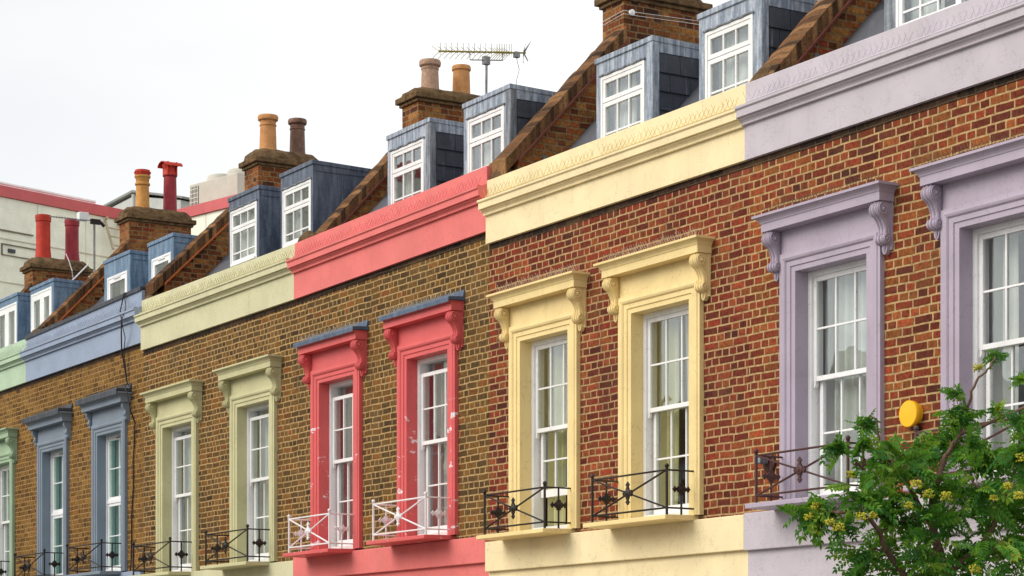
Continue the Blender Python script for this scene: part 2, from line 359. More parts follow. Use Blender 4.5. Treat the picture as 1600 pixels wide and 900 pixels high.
# ------------------------------------------------------------------ scroll bracket
def bracket(parent, x0, x1, zt, mat):
    b = MB(); xm = (x0 + x1) / 2
    out = [(0, 0), (-.150, 0)]
    for k in range(9):                                   # big upper scroll
        t = R(80 - k * 26); out.append((-.105 - .066 * math.cos(R(90) - t + R(90)) * -1 * 1, 0)) if False else None
    c1 = (-.108, -.068); r1 = .066; c2 = (-.066, -.318); r2 = .044
    for k in range(8):
        t = R(100 + k * 22); out.append((c1[0] + r1 * math.cos(t), c1[1] + r1 * math.sin(t)))
    out += [(-.098, -.165), (-.074, -.215), (-.068, -.255), (-.080, -.280)]
    for k in range(6):
        t = R(135 + k * 27); out.append((c2[0] + r2 * math.cos(t), c2[1] + r2 * math.sin(t)))
    out += [(-.030, -.365), (0, -.365)]
    b.prism_x([(y, zt + z) for y, z in out], x0, x1)
    # raised edge fillets following the front, volutes and buttons on both cheeks
    front = [(y, z) for y, z in out[2:-2]]
    for xx in (x0 + .012, x1 - .012, xm): b.tube([(xx, y, zt + z) for y, z in front], .009 if xx != xm else .014, 5)
    for sx, xs in ((-1, x0), (1, x1)):
        for (cy, cz), rr in ((c1, r1), (c2, r2)):
            pts = []
            for k in range(22):
                t = k * .55; q = rr * .84 * (1 - k / 24); pts.append((xs + sx * .010, cy + q * math.cos(t + 1.7), zt + cz + q * math.sin(t + 1.7)))
            b.tube(pts, .0085, 5)
            b.ball((xs + sx * .010, cy, zt + cz), rr * .30, 8, 4)
            b.lathe((xs, cy, zt + cz), [(rr, -.001), (rr * .98, .008), (rr * .9, .008)] if sx > 0 else [(rr * .9, -.008), (rr * .98, -.008), (rr, .001)], 14, 'x')
        b.tube([(xs + sx * .003, -.11, zt - .13), (xs + sx * .003, -.055, zt - .2), (xs + sx * .003, -.04, zt - .27)], .006, 5)
    # leaf tail hanging under the lower scroll
    leaf = [(x0 + .012, zt - .360), (x1 - .012, zt - .360), (x1 - .016, zt - .40), (x1 - .028, zt - .432), (xm, zt - .448), (x0 + .028, zt - .432), (x0 + .016, zt - .40)]
    b.prism_y(leaf, -.046, 0)
    b.tube([(xm, -.046, zt - .362), (xm, -.052, zt - .40), (xm, -.042, zt - .435)], [.014, .016, .008], 6)
    b.box(x0 - .012, x1 + .012, -.018, 0, zt - .41, zt)   # back plate
    return b.build('bracket', mat, parent, smooth=True)

SPIKE = random.Random(5)
def spikes(b, x0, x1, y, z, h=.105, step=.042, back=.05):
    x = x0; rnd = SPIKE
    b.box(x0, x1, y - .012, y + .012, z, z + .006)
    while x < x1:
        for dy, lean in ((-.03, -.022), (.03, .022)):
            if rnd.random() < .9:
                b.tube([(x, y, z + .004), (x + rnd.uniform(-.012, .012) + lean, y + dy, z + h * rnd.uniform(.8, 1.05))], .0028, 3, cap=False)
        x += step
    return b

# ------------------------------------------------------------------ iron window guard
def fleur(b, c, ax, L, W, t=.008):
    """flat cross with spear tips and a round boss, in the plane spanned by ax and Z; L = half length along ax, W = half height"""
    cx, cy, cz = c
    def spear(L):
        return [(.012, .0), (.016, .25*L), (.030, .38*L), (.016, .48*L), (.013, .62*L), (.032, .74*L), (.012, .88*L), (0, L)]
    for (du, dv, LL) in ((1, 0, L), (-1, 0, L), (0, 1, W), (0, -1, W)):
        half = spear(LL); poly = [(p, q) for p, q in half] + [(-p, q) for p, q in half[::-1][1:]]
        vs = []
        for side in (-t, t):
            for p, q in poly:
                u = du * q + (dv != 0) * p; v = dv * q + (du != 0) * p
                vs.append((cx + u * ax[0] + side * ax[1], cy + u * ax[1] + side * ax[0], cz + v))
        n = len(poly); b.add(vs, [(i, (i + 1) % n, (i + 1) % n + n, i + n) for i in range(n)] + [tuple(range(n))[::-1], tuple(range(n, 2 * n))])
    axn = 'y' if ax[0] else 'x'
    b.lathe(c, [(.030, -.016), (.044, -.010), (.044, .010), (.030, .016)], 12, axn)
    b.lathe(c, [(.012, -.026), (.022, -.018), (.022, .018), (.012, .026)], 10, axn)

def railing(parent, xl, xr, zs, mat, y=-.36):
    b = MB(); zt = zs + .425; zb = zs + .062
    for x in (xl, xr):
        b.tube([(x, y, zs - .01), (x, y, zs + .44)], .0135, 8)
        b.ball((x, y, zs + .465), .023, 10, 6); b.lathe((x, y, zs + .436), [(.016, 0), (.018, .006), (.010, .012)], 8)
    for z in (zt, zb):
        b.tube([(xl, y, z), (xr, y, z)], .0098, 6)
        for x in (xl, xr): b.tube([(x, y, z), (x, -.005, z)], .0095, 6)
    b.tube([(xl, y - .001, zt), (xr, y - .001, zb)], .0100, 6); b.tube([(xl, y + .001, zb), (xr, y + .001, zt)], .0100, 6)
    for x in (xl, xr): b.tube([(x, -.19, zs), (x, -.19, zt)], .0105, 6)
    o = b.build('window_guard', mat, parent, smooth=True)
    r = MB(); fleur(r, ((xl + xr) / 2, y - .012, (zt + zb) / 2), (1, 0), .085, .115); r.build('rosette', mat, o)
    for x in (xl, xr):
        r = MB(); fleur(r, (x + .002, -.19, (zt + zb) / 2), (0, 1), .105, .062); r.build('rosette', mat, o)
    return o

# ------------------------------------------------------------------ windows
def curtain(parent, x0, x1, z0, z1, y, mat, amp=.028, waves=6, gather=0.0, name='curtain', ph=0.0):
    n = 64; vs = []; rows = 7; rnd = random.Random(int((x0 + z0) * 977))
    pl = [rnd.uniform(.7, 1.3) for _ in range(n + 1)]
    for j in range(rows):
        f = j / (rows - 1); z = z1 + (z0 - z1) * f
        for i in range(n + 1):
            u = i / n; x = x0 + (x1 - x0) * u * (1 - gather * math.sin(f * math.pi * .5))
            vs.append((x, y + amp * pl[i // 4] * math.sin(u * waves * 2 * math.pi + ph + .5 * math.sin(f * 3)) + amp * .4 * math.sin(u * waves * 5.3 + f), z))
    b = MB(); b.add(vs, [(j*(n+1)+i, j*(n+1)+i+1, (j+1)*(n+1)+i+1, (j+1)*(n+1)+i) for j in range(rows-1) for i in range(n)])
    o = b.build(name, mat, parent, smooth=True); return o

def sash_mesh(b, x0, x1, z0, z1, y, cols, rows, fw=.045, bw=.018, d=.038, bot=None, colx=None):
    bt = bot or fw
    b.box(x0, x0 + fw, y, y + d, z0, z1); b.box(x1 - fw, x1, y, y + d, z0, z1)
    b.box(x0 + fw, x1 - fw, y + .001, y + d - .001, z1 - fw, z1); b.box(x0 + fw, x1 - fw, y + .001, y + d - .001, z0, z0 + bt)
    for i in range(1, cols):
        x = x0 + fw + (x1 - x0 - 2 * fw) * i / cols; b.box(x - bw/2, x + bw/2, y + .004, y + d - .006, z0 + bt, z1 - fw)
    for j in range(1, rows):
        z = z0 + bt + (z1 - z0 - bt - fw) * j / rows; b.box(x0 + fw, x1 - fw, y + .007, y + d - .009, z - bw/2, z + bw/2)

def window(house, W, glass):
    x0, x1, zt, zs = W['x0'], W['x1'], W['zt'], W['zs']; st = W['style']; mat = M['upvc'] if st == 'upvc' else M['white']
    fr = MB(); y = .115; fw = .05 if st != 'upvc' else .03
    fr.box(x0, x0 + fw, y, y + .14, zs, zt); fr.box(x1 - fw, x1, y, y + .14, zs, zt)
    fr.box(x0 + fw, x1 - fw, y + .002, y + .14, zt - fw, zt); fr.box(x0 + fw, x1 - fw, y - .02, y + .14, zs, zs + .07)
    win = fr.build('window', mat, house, bevel=.003)
    ix0, ix1, iz0, iz1 = x0 + fw, x1 - fw, zs + .07, zt - fw
    if st == 'upvc':
        mid = zs + (zt - zs) * .52
        for a, c, rows, tall in ((mid + .02, iz1, 2, 1), (iz0, mid - .02, 2, 0)):
            s = MB(); sash_mesh(s, ix0 + .012, ix1 - .012, a, c, y + .02, 2, rows, .052, .016, .05); o = s.build('casement', mat, win, bevel=.003)
        t = MB().box(ix0, ix1, y + .006, y + .12, mid - .025, mid + .025); t.build('transom', mat, win)
        v = MB().box((x0 + x1) / 2 - .10, (x0 + x1) / 2 + .10, y + .008, y + .022, iz1 - .034, iz1 - .020); v.build('vent', M['dark_flash'], win)
        MB().box(ix0 + .03, ix1 - .03, y + .042, y + .048, iz0 + .02, iz1 - .02).build('pane', glass, win)
    else:
        drop = W.get('drop', 0.0); mid = zs + .02 + (zt - zs) * .525 - (0 if drop < .05 else .0)
        lift = W.get('lift', 0.0)
        s = MB(); sash_mesh(s, ix0, ix1, mid - .02, iz1 - drop, y + .025, 3, 2, .045, .019)
        # sash horns under the meeting rail
        for xx in (ix0 + .004, ix1 - .034): s.add([(xx, y+.026, mid-.02), (xx+.03, y+.026, mid-.02), (xx+.03, y+.026, mid-.055), (xx+.008, y+.026, mid-.085), (xx, y+.026, mid-.07), (xx, y+.06, mid-.02), (xx+.03, y+.06, mid-.02), (xx+.03, y+.06, mid-.055), (xx+.008, y+.06, mid-.085), (xx, y+.06, mid-.07)], [(0,1,2,3,4),(5,6,7,8,9),(0,4,9,5),(1,2,7,6),(2,3,8,7),(3,4,9,8),(0,1,6,5)])
        s.build('sash', mat, win, bevel=.003)
        s = MB(); sash_mesh(s, ix0 + .03, ix1 - .01, iz0 + lift, mid + .03, y + .075, 3, 2, .045, .019, bot=.085); s.build('sash', mat, win, bevel=.003)
        MB().box(ix0 + .04, ix1 - .04, y + .042, y + .046, mid, iz1 - drop - .03).build('pane', glass, win)
        MB().box(ix0 + .06, ix1 - .04, y + .092, y + .096, iz0 + lift + .03, mid).build('pane', glass, win)
        if drop > .03 : MB().box(ix0, ix1, y + .105, y + .110, iz1 - drop - .02, iz1).build('pane', glass, win)
    # dim room behind
    rb = MB(); rx0, rx1, ry0, ry1, rz0, rz1 = x0 - .25, x1 + .25, .262, 2.1, zs - .2, zt + .22
    rb.quad((rx0,ry1,rz0),(rx1,ry1,rz0),(rx1,ry1,rz1),(rx0,ry1,rz1)); rb.quad((rx0,ry0,rz0),(rx0,ry1,rz0),(rx0,ry1,rz1),(rx0,ry0,rz1))
    rb.quad((rx1,ry0,rz0),(rx1,ry1,rz0),(rx1,ry1,rz1),(rx1,ry0,rz1)); rb.quad((rx0,ry0,rz0),(rx1,ry0,rz0),(rx1,ry1,rz0),(rx0,ry1,rz0)); rb.quad((rx0,ry0,rz1),(rx1,ry0,rz1),(rx1,ry1,rz1),(rx0,ry1,rz1))
    rb.build('room', M['room'], win)
    wd = x1 - x0
    for c in W['curtains']:
        a, e, k = c[0], c[1], c[2]; zb = c[3] if len(c) > 3 else 0; ztt = c[4] if len(c) > 4 else 1
        curtain(win, x0 + wd * a, x0 + wd * e, zs + .05 + (zt - zs) * zb, zs + .02 + (zt - zs) * ztt, .315 + .03 * (k != 'net'), M[{'net': 'net', 'w': 'curtain_white', 'g': 'curtain_green', 'b': 'curtain_brown'}[k]],
                waves=max(2, int(9 * (e - a))), amp=.03)
    return win

def surround(house, W, mat, hood, hoodmat, brk=True, spk=None):
    x0, x1, zt, zs = W['x0'], W['x1'], W['zt'], W['zs']
    prof = [(0, .13), (0, -.030), (.055, -.030), (.060, -.042), (.112, -.042), (.118, -.052), (.128, -.060), (.150, -.066), (.170, -.062), (.178, -.052), (.205, -.050), (.205, .004)]
    b = MB(); path = [(x0, zs, -1, 0), (x0, zt, -1, .86), (x1, zt, 1, .86), (x1, zs, 1, 0)]; n = len(prof)
    vs = [(px + sx * o, y, pz + sz * o) for (px, pz, sx, sz) in path for o, y in prof]
    fs = [(i*n+j, i*n+j+1, (i+1)*n+j+1, (i+1)*n+j) for i in range(3) for j in range(n-1)]
    b.add(vs, fs)
    s = b.build('window_surround', mat, house, smooth=False)
    zh = zt + .176; zc = zh + .215         # frieze from zh to zc, then hood
    MB().box(x0 - .195, x1 + .195, -.036, .004, zh, zc + .01).build('frieze', mat, s)
    # hood moulding with returns
    e = .33                                 # projection beyond the opening at the lowest member
    hb = MB()
    hp = [(.0, .0), (.165, .0), (.165, .072), (.172, .076), (.176, .090), (.190, .108), (.212, .122), (.228, .126), (.228, .148), (.0, .158)] if hood != 'lead' else \
         [(.0, .0), (.165, .0), (.165, .085), (.172, .092), (.185, .100), (.190, .104), (.0, .108)]
    pa = [(x0 - e + .165, 0, -1), (x0 - e + .165, 1, -1), (x1 + e - .165, 1, 1), (x1 + e - .165, 0, 1)]
    vs = []
    for px, fr_, sx in pa:
        for p, z in hp: vs.append((px + sx * p, -p if fr_ else .004, zc + z))
    n = len(hp); fs = [(i*n+j, i*n+(j+1)%n, (i+1)*n+(j+1)%n, (i+1)*n+j) for i in range(3) for j in range(n)]
    hb.add(vs, fs); hb.build('hood', mat, s)
    ztop = zc + (.158 if hood != 'lead' else .108)
    if hood in ('lead', 'leadtop'):
        lb = MB(); o = .045; xa, xb = x0 - e - .02 - .03, x1 + e + .02 + .03
        th = .045 if hood == 'lead' else .065
        pj = .215 if hood == 'lead' else .245; lb.prism_x([(.0, ztop + .13), (-.012, ztop + .13), (-.03, ztop + .05), (-pj, ztop + .038), (-pj - .006, ztop + .026), (-pj - .006, ztop - (.022 if hood == 'lead' else .052)), (-pj, ztop - (.022 if hood == 'lead' else .052)), (-pj + .003, ztop + .003), (0, ztop + .003)], xa + .02 * (hood == 'lead'), xb - .02 * (hood == 'lead'))
        lb.build('hood_flashing', hoodmat, s)
        ztop += .035
    for a, c in ((x0 - .308, x0 - .208), (x1 + .208, x1 + .308)):
        if brk is True: bracket(s, a, c, zc, mat)
        else:
            q = MB(); q.prism_x([(0, zc), (-.12, zc), (-.115, zc - .07), (-.07, zc - .12), (-.075, zc - .18), (-.045, zc - .25), (0, zc - .29)], a + .02, c - .01)
            for zz, yy in ((zc - .05, -.09), (zc - .18, -.06), (zc - .24, -.04)): q.ball(((a + c) / 2, yy, zz), .035, 8, 5)
            q.build('bracket', mat, s, smooth=True)
    if spk: spikes(MB(), x0 - .3, x1 + .3, -.12, ztop - .004, .10).build('bird_spikes', spk, s)
    return s

def sill(house, W, mat):
    a, c = W['sill']; zs = W['zs']; b = MB()
    b.prism_x([(-.40, zs - .050), (-.40, zs - .006), (.10, zs + .004), (.10, zs - .050), (-.03, zs - .052)], a, c)
    b.build('window_sill', mat, house, bevel=.006)

# ------------------------------------------------------------------ dormers
def dormer(house, x0, x1, zt, wx0, wx1, wzt, kind, front, cheek, slate=False, zb=7.05, glass=None):
    y0 = .5; yb = 1.9; b = MB(); wzb = wzt - (.80 if kind != 'case2' else .95)
    # front frame of lead boards round the window
    b.box(x0, wx0, y0, y0 + .06, zb, zt - .001); b.box(wx1, x1, y0, y0 + .06, zb, zt - .001)
    b.box(wx0, wx1, y0 + .001, y0 + .06, wzt, zt - .001); b.box(wx0, wx1, y0 + .002, y0 + .06, zb, wzb)
    d = b.build('dormer', front, house)
    MB().box(x0 + .004, x0 + .05, y0 + .06, yb, zb, zt - .05).build('cheek', cheek, d); MB().box(x1 - .05, x1 - .004, y0 + .06, yb, zb, zt - .05).build('cheek', cheek, d)
    r = MB(); ov = .018
    r.prism_x([(y0 - ov, zt - .045), (y0 - ov, zt + .012), (yb, zt - .02), (yb, zt - .075)], x0 - ov, x1 + ov); r.build('dormer_roof', front, d, bevel=.006)
    if slate:
        s = MB(); rows = 5; h = .195
        b2 = MB().box(x1 - .001, x1 + .010, y0 + .02, yb, zt - .15, zt - .045); b2.build('lead_trim', front, d)
        b2 = MB().box(x1 - .10, x1 + .012, y0 - .008, y0 + .085, zb, zt - .04); b2.build('corner_roll', M['lead_grey'] if house['tone'] == 'red' else front, d, bevel=.01)
        for j in range(rows):
            z1 = zt - .14 - j * h; z0 = z1 - h - .02; y = y0 + .085 + (0 if j % 2 else -.0); wdt = .26; yy = y - (0.13 if j % 2 else 0)
            while yy < yb:
                ya, yc = max(yy, y) + .003, min(yy + wdt, yb) - .003
                if yc - ya > .02:
                    s.add([(x1 + .002, ya, z1), (x1 + .002, yc, z1), (x1 + .022, yc, z0), (x1 + .022, ya, z0), (x1 - .002, ya, z1), (x1 - .002, yc, z1), (x1 + .012, yc, z0), (x1 + .012, ya, z0)],
                          [(0,1,2,3),(4,5,6,7),(0,1,5,4),(2,3,7,6),(0,3,7,4),(1,2,6,5)])
                yy += wdt
        s.build('hung_slates', M['slate'], d)
    else:
        s = MB()                                   # standing seams on the lead cheek
        for yy in (y0 + .45, y0 + .9): s.tube([(x1 - .002, yy, zb), (x1 - .002, yy, zt - .06)], .008, 6)
        s.box(x1 - .002, x1 + .006, y0 + .02, yb, zt - .13, zt - .045); s.build('lead_trim', cheek, d)
    # drip strip over the window
    if kind == 'three':
        t = MB(); pts = [(wx0 - .02 + (wx1 - wx0 + .04) * i / 12, y0 - .012, wzt + .012 + .006 * math.sin(i * 1.9)) for i in range(13)]; t.tube(pts, .012, 6); t.build('drip', M['lead_grey'], d)
    gl = glass or M['glass']; f = MB(); y = y0 + .004; mat = M['white'] if kind == 'three' else M['upvc']; fw = .035
    f.box(wx0, wx0 + fw, y - .012, y + .07, wzb, wzt); f.box(wx1 - fw, wx1, y - .012, y + .07, wzb, wzt); f.box(wx0 + fw, wx1 - fw, y - .011, y + .07, wzt - fw, wzt); f.box(wx0 + fw, wx1 - fw, y - .03, y + .07, wzb, wzb + fw)
    if kind == 'three':
        zm = wzt - .285
        sash_mesh(f, wx0 + fw, wx1 - fw, zm + .004, wzt - fw, y - .004, 3, 1, .045, .020)
        sash_mesh(f, wx0 + fw, wx1 - fw, wzb + fw, zm - .004, y - .004, 3, 1, .045, .020)
        zz = zm - .335; f.box(wx0 + fw + .045, wx1 - fw - .045, y + .004, y + .026, zz - .01, zz + .01)
    elif kind == 'case2':
        xm = (wx0 + wx1) / 2
        sash_mesh(f, wx0 + fw, xm + .02, wzb + fw, wzt - fw, y - .004, 1, 1, .10, .02); sash_mesh(f, xm + .021, wx1 - fw, wzb + fw, wzt - fw, y - .003, 1, 1, .10, .02)
    else:
        sash_mesh(f, wx0 + fw, wx1 - fw, wzb + fw, wzt - fw, y - .004, 1, 1, .075, .02)
        f.box((wx0+wx1)/2 - .13, (wx0+wx1)/2 + .13, y - .018, y - .004, wzt - .062, wzt - .046)
    f.build('window_frame', mat, d, bevel=.002)
    MB().box(wx0 + fw + .02, wx1 - fw - .02, y + .016, y + .020, wzb + .05, wzt - .05).build('pane', gl, d)
    # attic room and blind
    q = MB(); q.quad((wx0-.02,y0+.75,zb),(wx1+.02,y0+.75,zb),(wx1+.02,y0+.75,zt-.05),(wx0-.02,y0+.75,zt-.05)); q.build('room', M['room'], d)
    if kind == 'three':
        curtain(d, wx0 + .02, wx0 + (wx1 - wx0) * random.choice((.35, .55, 1.0)), wzb, wzt - .03, y0 + .14, M['net'], waves=5, amp=.015)
        if house['tone'] == 'yellow': MB().box(wx0 + .05, wx1 - .05, y0 + .30, y0 + .31, wzt - .20, wzt - .04).build('blind', M['curtain_white'], d)
        curtain(d, wx0 + .02, wx1 - .02, wzb, wzt - .03, y0 + .42, M['curtain_white'], waves=7, amp=.02)
    elif kind == 'case2': MB().box(wx0 + .04, wx1 - .04, y0 + .10, y0 + .105, wzb, wzt - .03).build('blind', M['curtain_white'], d)
    else: curtain(d, wx0 + .02, wx1 - .02, wzb, wzt - .03, y0 + .2, M['net'], waves=5, amp=.02)
    return d

# ------------------------------------------------------------------ party wall, chimney
def pot(parent, x, y, z0, z1, r, mat, style):
    b = MB(); H = z1 - z0; z0 -= .05; H += .05
    if style == 'roll': prof = [(r*1.12, 0), (r*1.05, .03), (r*.98, .10), (r*.9, H*.72), (r*.97, H*.73), (r*.97, H*.76), (r*.9, H*.77), (r*.92, H-.09), (r*1.15, H-.07), (r*1.2, H-.03), (r*1.12, H), (r*.8, H), (r*.75, H-.15)]
    elif style == 'plain': prof = [(r*1.08, 0), (r*1.04, H*.4), (r*.98, H-.07), (r*1.12, H-.06), (r*1.14, H-.02), (r*1.05, H), (r*.8, H), (r*.78, H-.15)]
    elif style == 'tall': prof = [(r*1.15, 0), (r*1.12, .08), (r*1.0, .25), (r*.98, H-.13), (r*1.08, H-.12), (r*1.08, H-.08), (r*1.12, H-.05), (r*1.08, H), (r*.85, H), (r*.8, H-.15)]
    elif style == 'crown': prof = [(r*1.02, 0), (r*1.02, .05), (r*.94, .08), (r*.86, H*.62), (r*1.02, H*.64), (r*1.02, H*.68), (r*.86, H*.70), (r*.92, H*.80), (r*1.08, H*.83), (r*1.08, H*.87), (r*.9, H*.88), (r*.9, H), (r*.7, H), (r*.68, H-.1)]
    else: prof = [(r*1.1, 0), (r*1.02, .06), (r*.92, H*.7), (r*1.05, H*.72), (r*1.05, H*.75), (r*.85, H*.76), (r*.85, H*.9), (r*.7, H*.9), (r*.7, H*.7)]
    b.lathe((x, y, z0), prof, 24); o = b.build('chimney_pot', mat, parent, smooth=True)
    if style == 'crown':
        c = MB()
        c.lathe((x, y, z0 + H * .885), [(r*.98, 0), (r*1.06, .04), (r*1.0, .085), (r*.7, .085), (r*.7, .0)], 24)
        for k in range(12):
            t = k * math.pi / 6; c.ball((x + r*1.03*math.cos(t), y + r*1.03*math.sin(t), z0 + H*.885 + .042), .018, 6, 4)
        c.build('pot_crown', M['clay_red'], parent, smooth=True)
    if style == 'hood':
        c = MB(); n = 9; top = z0 + H
        arc = [(-.165 * math.cos(math.pi * i / n), .09 * math.sin(math.pi * i / n)) for i in range(n + 1)]
        # half-round cowl on four straps
        outl = [(x + a, top - .10 + h) for a, h in arc] + [(x + a * .9, top - .10 + h * .85) for a, h in arc[::-1]]
        c.prism_y(outl, y - .17, y + .17)
        for sx in (-.1, .1):
            for sy in (-.08, .08): c.box(x + sx - .012, x + sx + .012, y + sy - .012, y + sy + .012, z0 + H * .72, top - .02)
        c.lathe((x, y, z0 + H * .74), [(r*1.1, 0), (r*.95, .05), (r*.95, .12), (r*1.15, .16), (r*1.15, .18), (r*.8, .18)], 16)
        c.build('pot_cowl', M['clay_red'], parent, smooth=True)
    return o

def party(house, X, zp, slope, stack, pots, band, zpar):
    xa, xb = X, X + .35; sx0, sx1, sy0, sy1, capz, potz = stack; yt = sy0 + .02; drop = .17
    b = MB(); b.prism_x([(.215, zpar - .5), (.215, zp + .215*slope - drop), (yt, zp + yt * slope - drop), (yt + .6, zp + yt * slope - drop), (yt + .6, zpar - .5)], xa + .03, xb - .03)
    pw = b.build('party_wall', M['brick_roof'], house)
    c = MB(); N_ = 26; prof = []                       # rough coping of brick on edge
    rnd = random.Random(int(-X * 10)); ys = [.02 + (yt - .02) * i / N_ for i in range(N_ + 1)]
    vs = []
    for y in ys:
        j = rnd.uniform(-.014, .014)
        for x, dz in ((xa - .01 + j, -drop), (xa - .005 + j * .5, -.012 + j), ((xa + xb) / 2, .012 + j * .6), (xb + .005 + j * .5, -.012 + j), (xb + .012 + j, -drop)): vs.append((x, y, zp + y * slope + dz))
    fs = [(i*5+k, i*5+(k+1)%5, (i+1)*5+(k+1)%5, (i+1)*5+k) for i in range(N_) for k in range(5)] + [(4,3,2,1,0), tuple(N_*5+k for k in range(5))]
    c.add(vs, fs); c.build('coping', M['edge_brick'], pw)
    t = MB(); y1 = yt                                   # tile fillet under the coping
    t.add([(xb - .03, .2, zp + .2*slope - drop - .045), (xb + .045, .2, zp + .2*slope - drop - .03), (xb + .045, .2, zp + .2*slope - drop), (xb - .03, .2, zp + .2*slope - drop + .004),
           (xb - .03, y1, zp + y1*slope - drop - .045), (xb + .045, y1, zp + y1*slope - drop - .03), (xb + .045, y1, zp + y1*slope - drop), (xb - .03, y1, zp + y1*slope - drop + .004)],
          [(0,1,2,3),(4,5,6,7),(0,1,5,4),(1,2,6,5),(2,3,7,6),(3,0,4,7)]); t.build('tile_fillet', band, pw)
    # kneeler lump at the foot
    k = MB(); k.lathe((xa + .17, .12, zpar - .04), [(.13, 0), (.16, .05), (.14, .11), (.08, .17), (.02, .20)], 9); k.build('kneeler', M['render_cap'], pw)
    # stepped lead flashing where the roof meets the wall
    f = MB(); x = xb - .026; y = .3
    while y < .60:
        z = roofz(y, zpar)
        tri = [(y - .02, z - .12), (y + .13, z + .02), (y + .02, z + .20), (y - .02, z + .20)]
        f.add([(x, p, q) for p, q in tri] + [(x + .010, p, q) for p, q in tri], [(0,1,2,3),(4,5,6,7),(0,1,5,4),(1,2,6,5),(2,3,7,6),(3,0,4,7)])
        y += .085
    f.build('step_flashing', M['lead_grey'], pw)
    # chimney stack
    s = MB(); s.box(sx0, sx1, sy0, sy1, 8.2, capz); ch = s.build('chimney', M['brick_roof'], house)
    cp = MB(); cp.box(sx0 - .035, sx1 + .035, sy0 - .035, sy1 + .035, capz, capz + .045); cp.box(sx0 - .075, sx1 + .075, sy0 - .075, sy1 + .075, capz + .045, capz + .125)
    cp.build('chimney_cap', M['edge_cap'], ch, bevel=.012)
    fl = MB(); h = potz - capz - .125; prof = [(0, 1.0), (.5, .8), (.85, .45), (1, 0)]
    xm, ym = (sx0+sx1)/2, (sy0+sy1)/2; hx, hy = (sx1-sx0)/2+.05, (sy1-sy0)/2+.05; vs = []; rings = [(1, 0), (.93, .45), (.7, .85), (.4, 1.0)]
    rn = random.Random(3)
    for sc, hh in rings:
        for k in range(24):
            tt = 2*math.pi*k/24; cxx = max(-1, min(1, 1.25*math.cos(tt))); cyy = max(-1, min(1, 1.25*math.sin(tt)))
            vs.append((xm + hx*sc*cxx, ym + (hy - hx*(1-sc))*cyy, capz + .124 + max(.02, h)*hh + rn.uniform(-.008, .008)))
    fl.add(vs, [(i*24+k, i*24+(k+1)%24, (i+1)*24+(k+1)%24, (i+1)*24+k) for i in range(3) for k in range(24)] + [tuple(range(72, 96))]); fl.build('flaunching', M['render_cap'], ch, smooth=True)
    for (px, py, ptop, r, mt, st) in pots: pot(ch, px, py, potz, ptop, r, M[mt], st)

M['dark_course'] = brick_mat('dark brick', [(44, 36, 32), (60, 48, 40), (76, 58, 48)], (96, 80, 62), 5, joint=.005)  # darker brick for the thin course directly under the frieze
def roofz(y, zpar): return zpar - .22 + (y - .25) * 1.05
M['edge_cap'] = noise_mat('mossy cap stone', (70, 54, 38), (130, 104, 74), 9, .95, .9, .02, .1)

# ------------------------------------------------------------------ one terraced house
def parapet(house, x0, x1, zf, zp0, zp1, mat, zfr, spk, flash=None):
    """zf: underside of the frieze at the left end; zfr: at the right end"""
    dz = zfr - zf; H = zp0 - zf; c0 = H - .40     # cornice starts here
    f = MB(); f.prism_x([(-.05, zf), (-.05, zf + c0 + .02), (.24, zf + c0 + .02), (.24, zf)], x0, x1, dz); p = f.build('frieze', mat, house)
    c = MB(); z = zf + c0
    pr = [(.2, 0), (-.085, 0), (-.085, .020), (-.095, .034), (-.118, .046), (-.118, .060), (-.148, .062), (-.148, .128), (-.154, .130), (-.166, .140), (-.166, .162), (-.150, .168), (-.050, .186), (.2, .196)]
    c.prism_x([(y, z + q) for y, q in pr], x0 - .0, x1, dz); c.build('cornice', mat, house)
    t = MB(); zz = z + .196; hh = zp0 - zz
    hr = zp1 - (zz + dz)
    t.add([(x0, -.036, zz), (x0, -.036, zp0), (x0, .22, zp0 + .008), (x0, .22, zz), (x1, -.036, zz + dz), (x1, -.036, zp1), (x1, .22, zp1 + .008), (x1, .22, zz + dz)],
          [(0,1,2,3),(4,5,6,7),(0,1,5,4),(1,2,6,5),(2,3,7,6),(3,0,4,7)]); t.build('parapet', mat, house, bevel=.006)
    s = MB(); spikes(s, x0 + .1, x1 - .05, -.105, z + .188, .105, .075)
    if dz: s.v = [(a, b_, q + dz * (a - x0) / (x1 - x0)) for a, b_, q in s.v]
    s.build('bird_spikes', spk, house)
    if flash:
        q = MB(); q.add([(x0-.02, -.062, zp0 - .03), (x0-.02, -.062, zp0 + .03), (x0-.02, .24, zp0 + .05), (x0-.02, .24, zp0 + .01), (x1, -.062, zp1 - .03), (x1, -.062, zp1 + .03), (x1, .24, zp1 + .05), (x1, .24, zp1 + .01)],
          [(0,1,2,3),(4,5,6,7),(0,1,5,4),(1,2,6,5),(2,3,7,6),(3,0,4,7)]); q.build('parapet_flashing', flash, house)

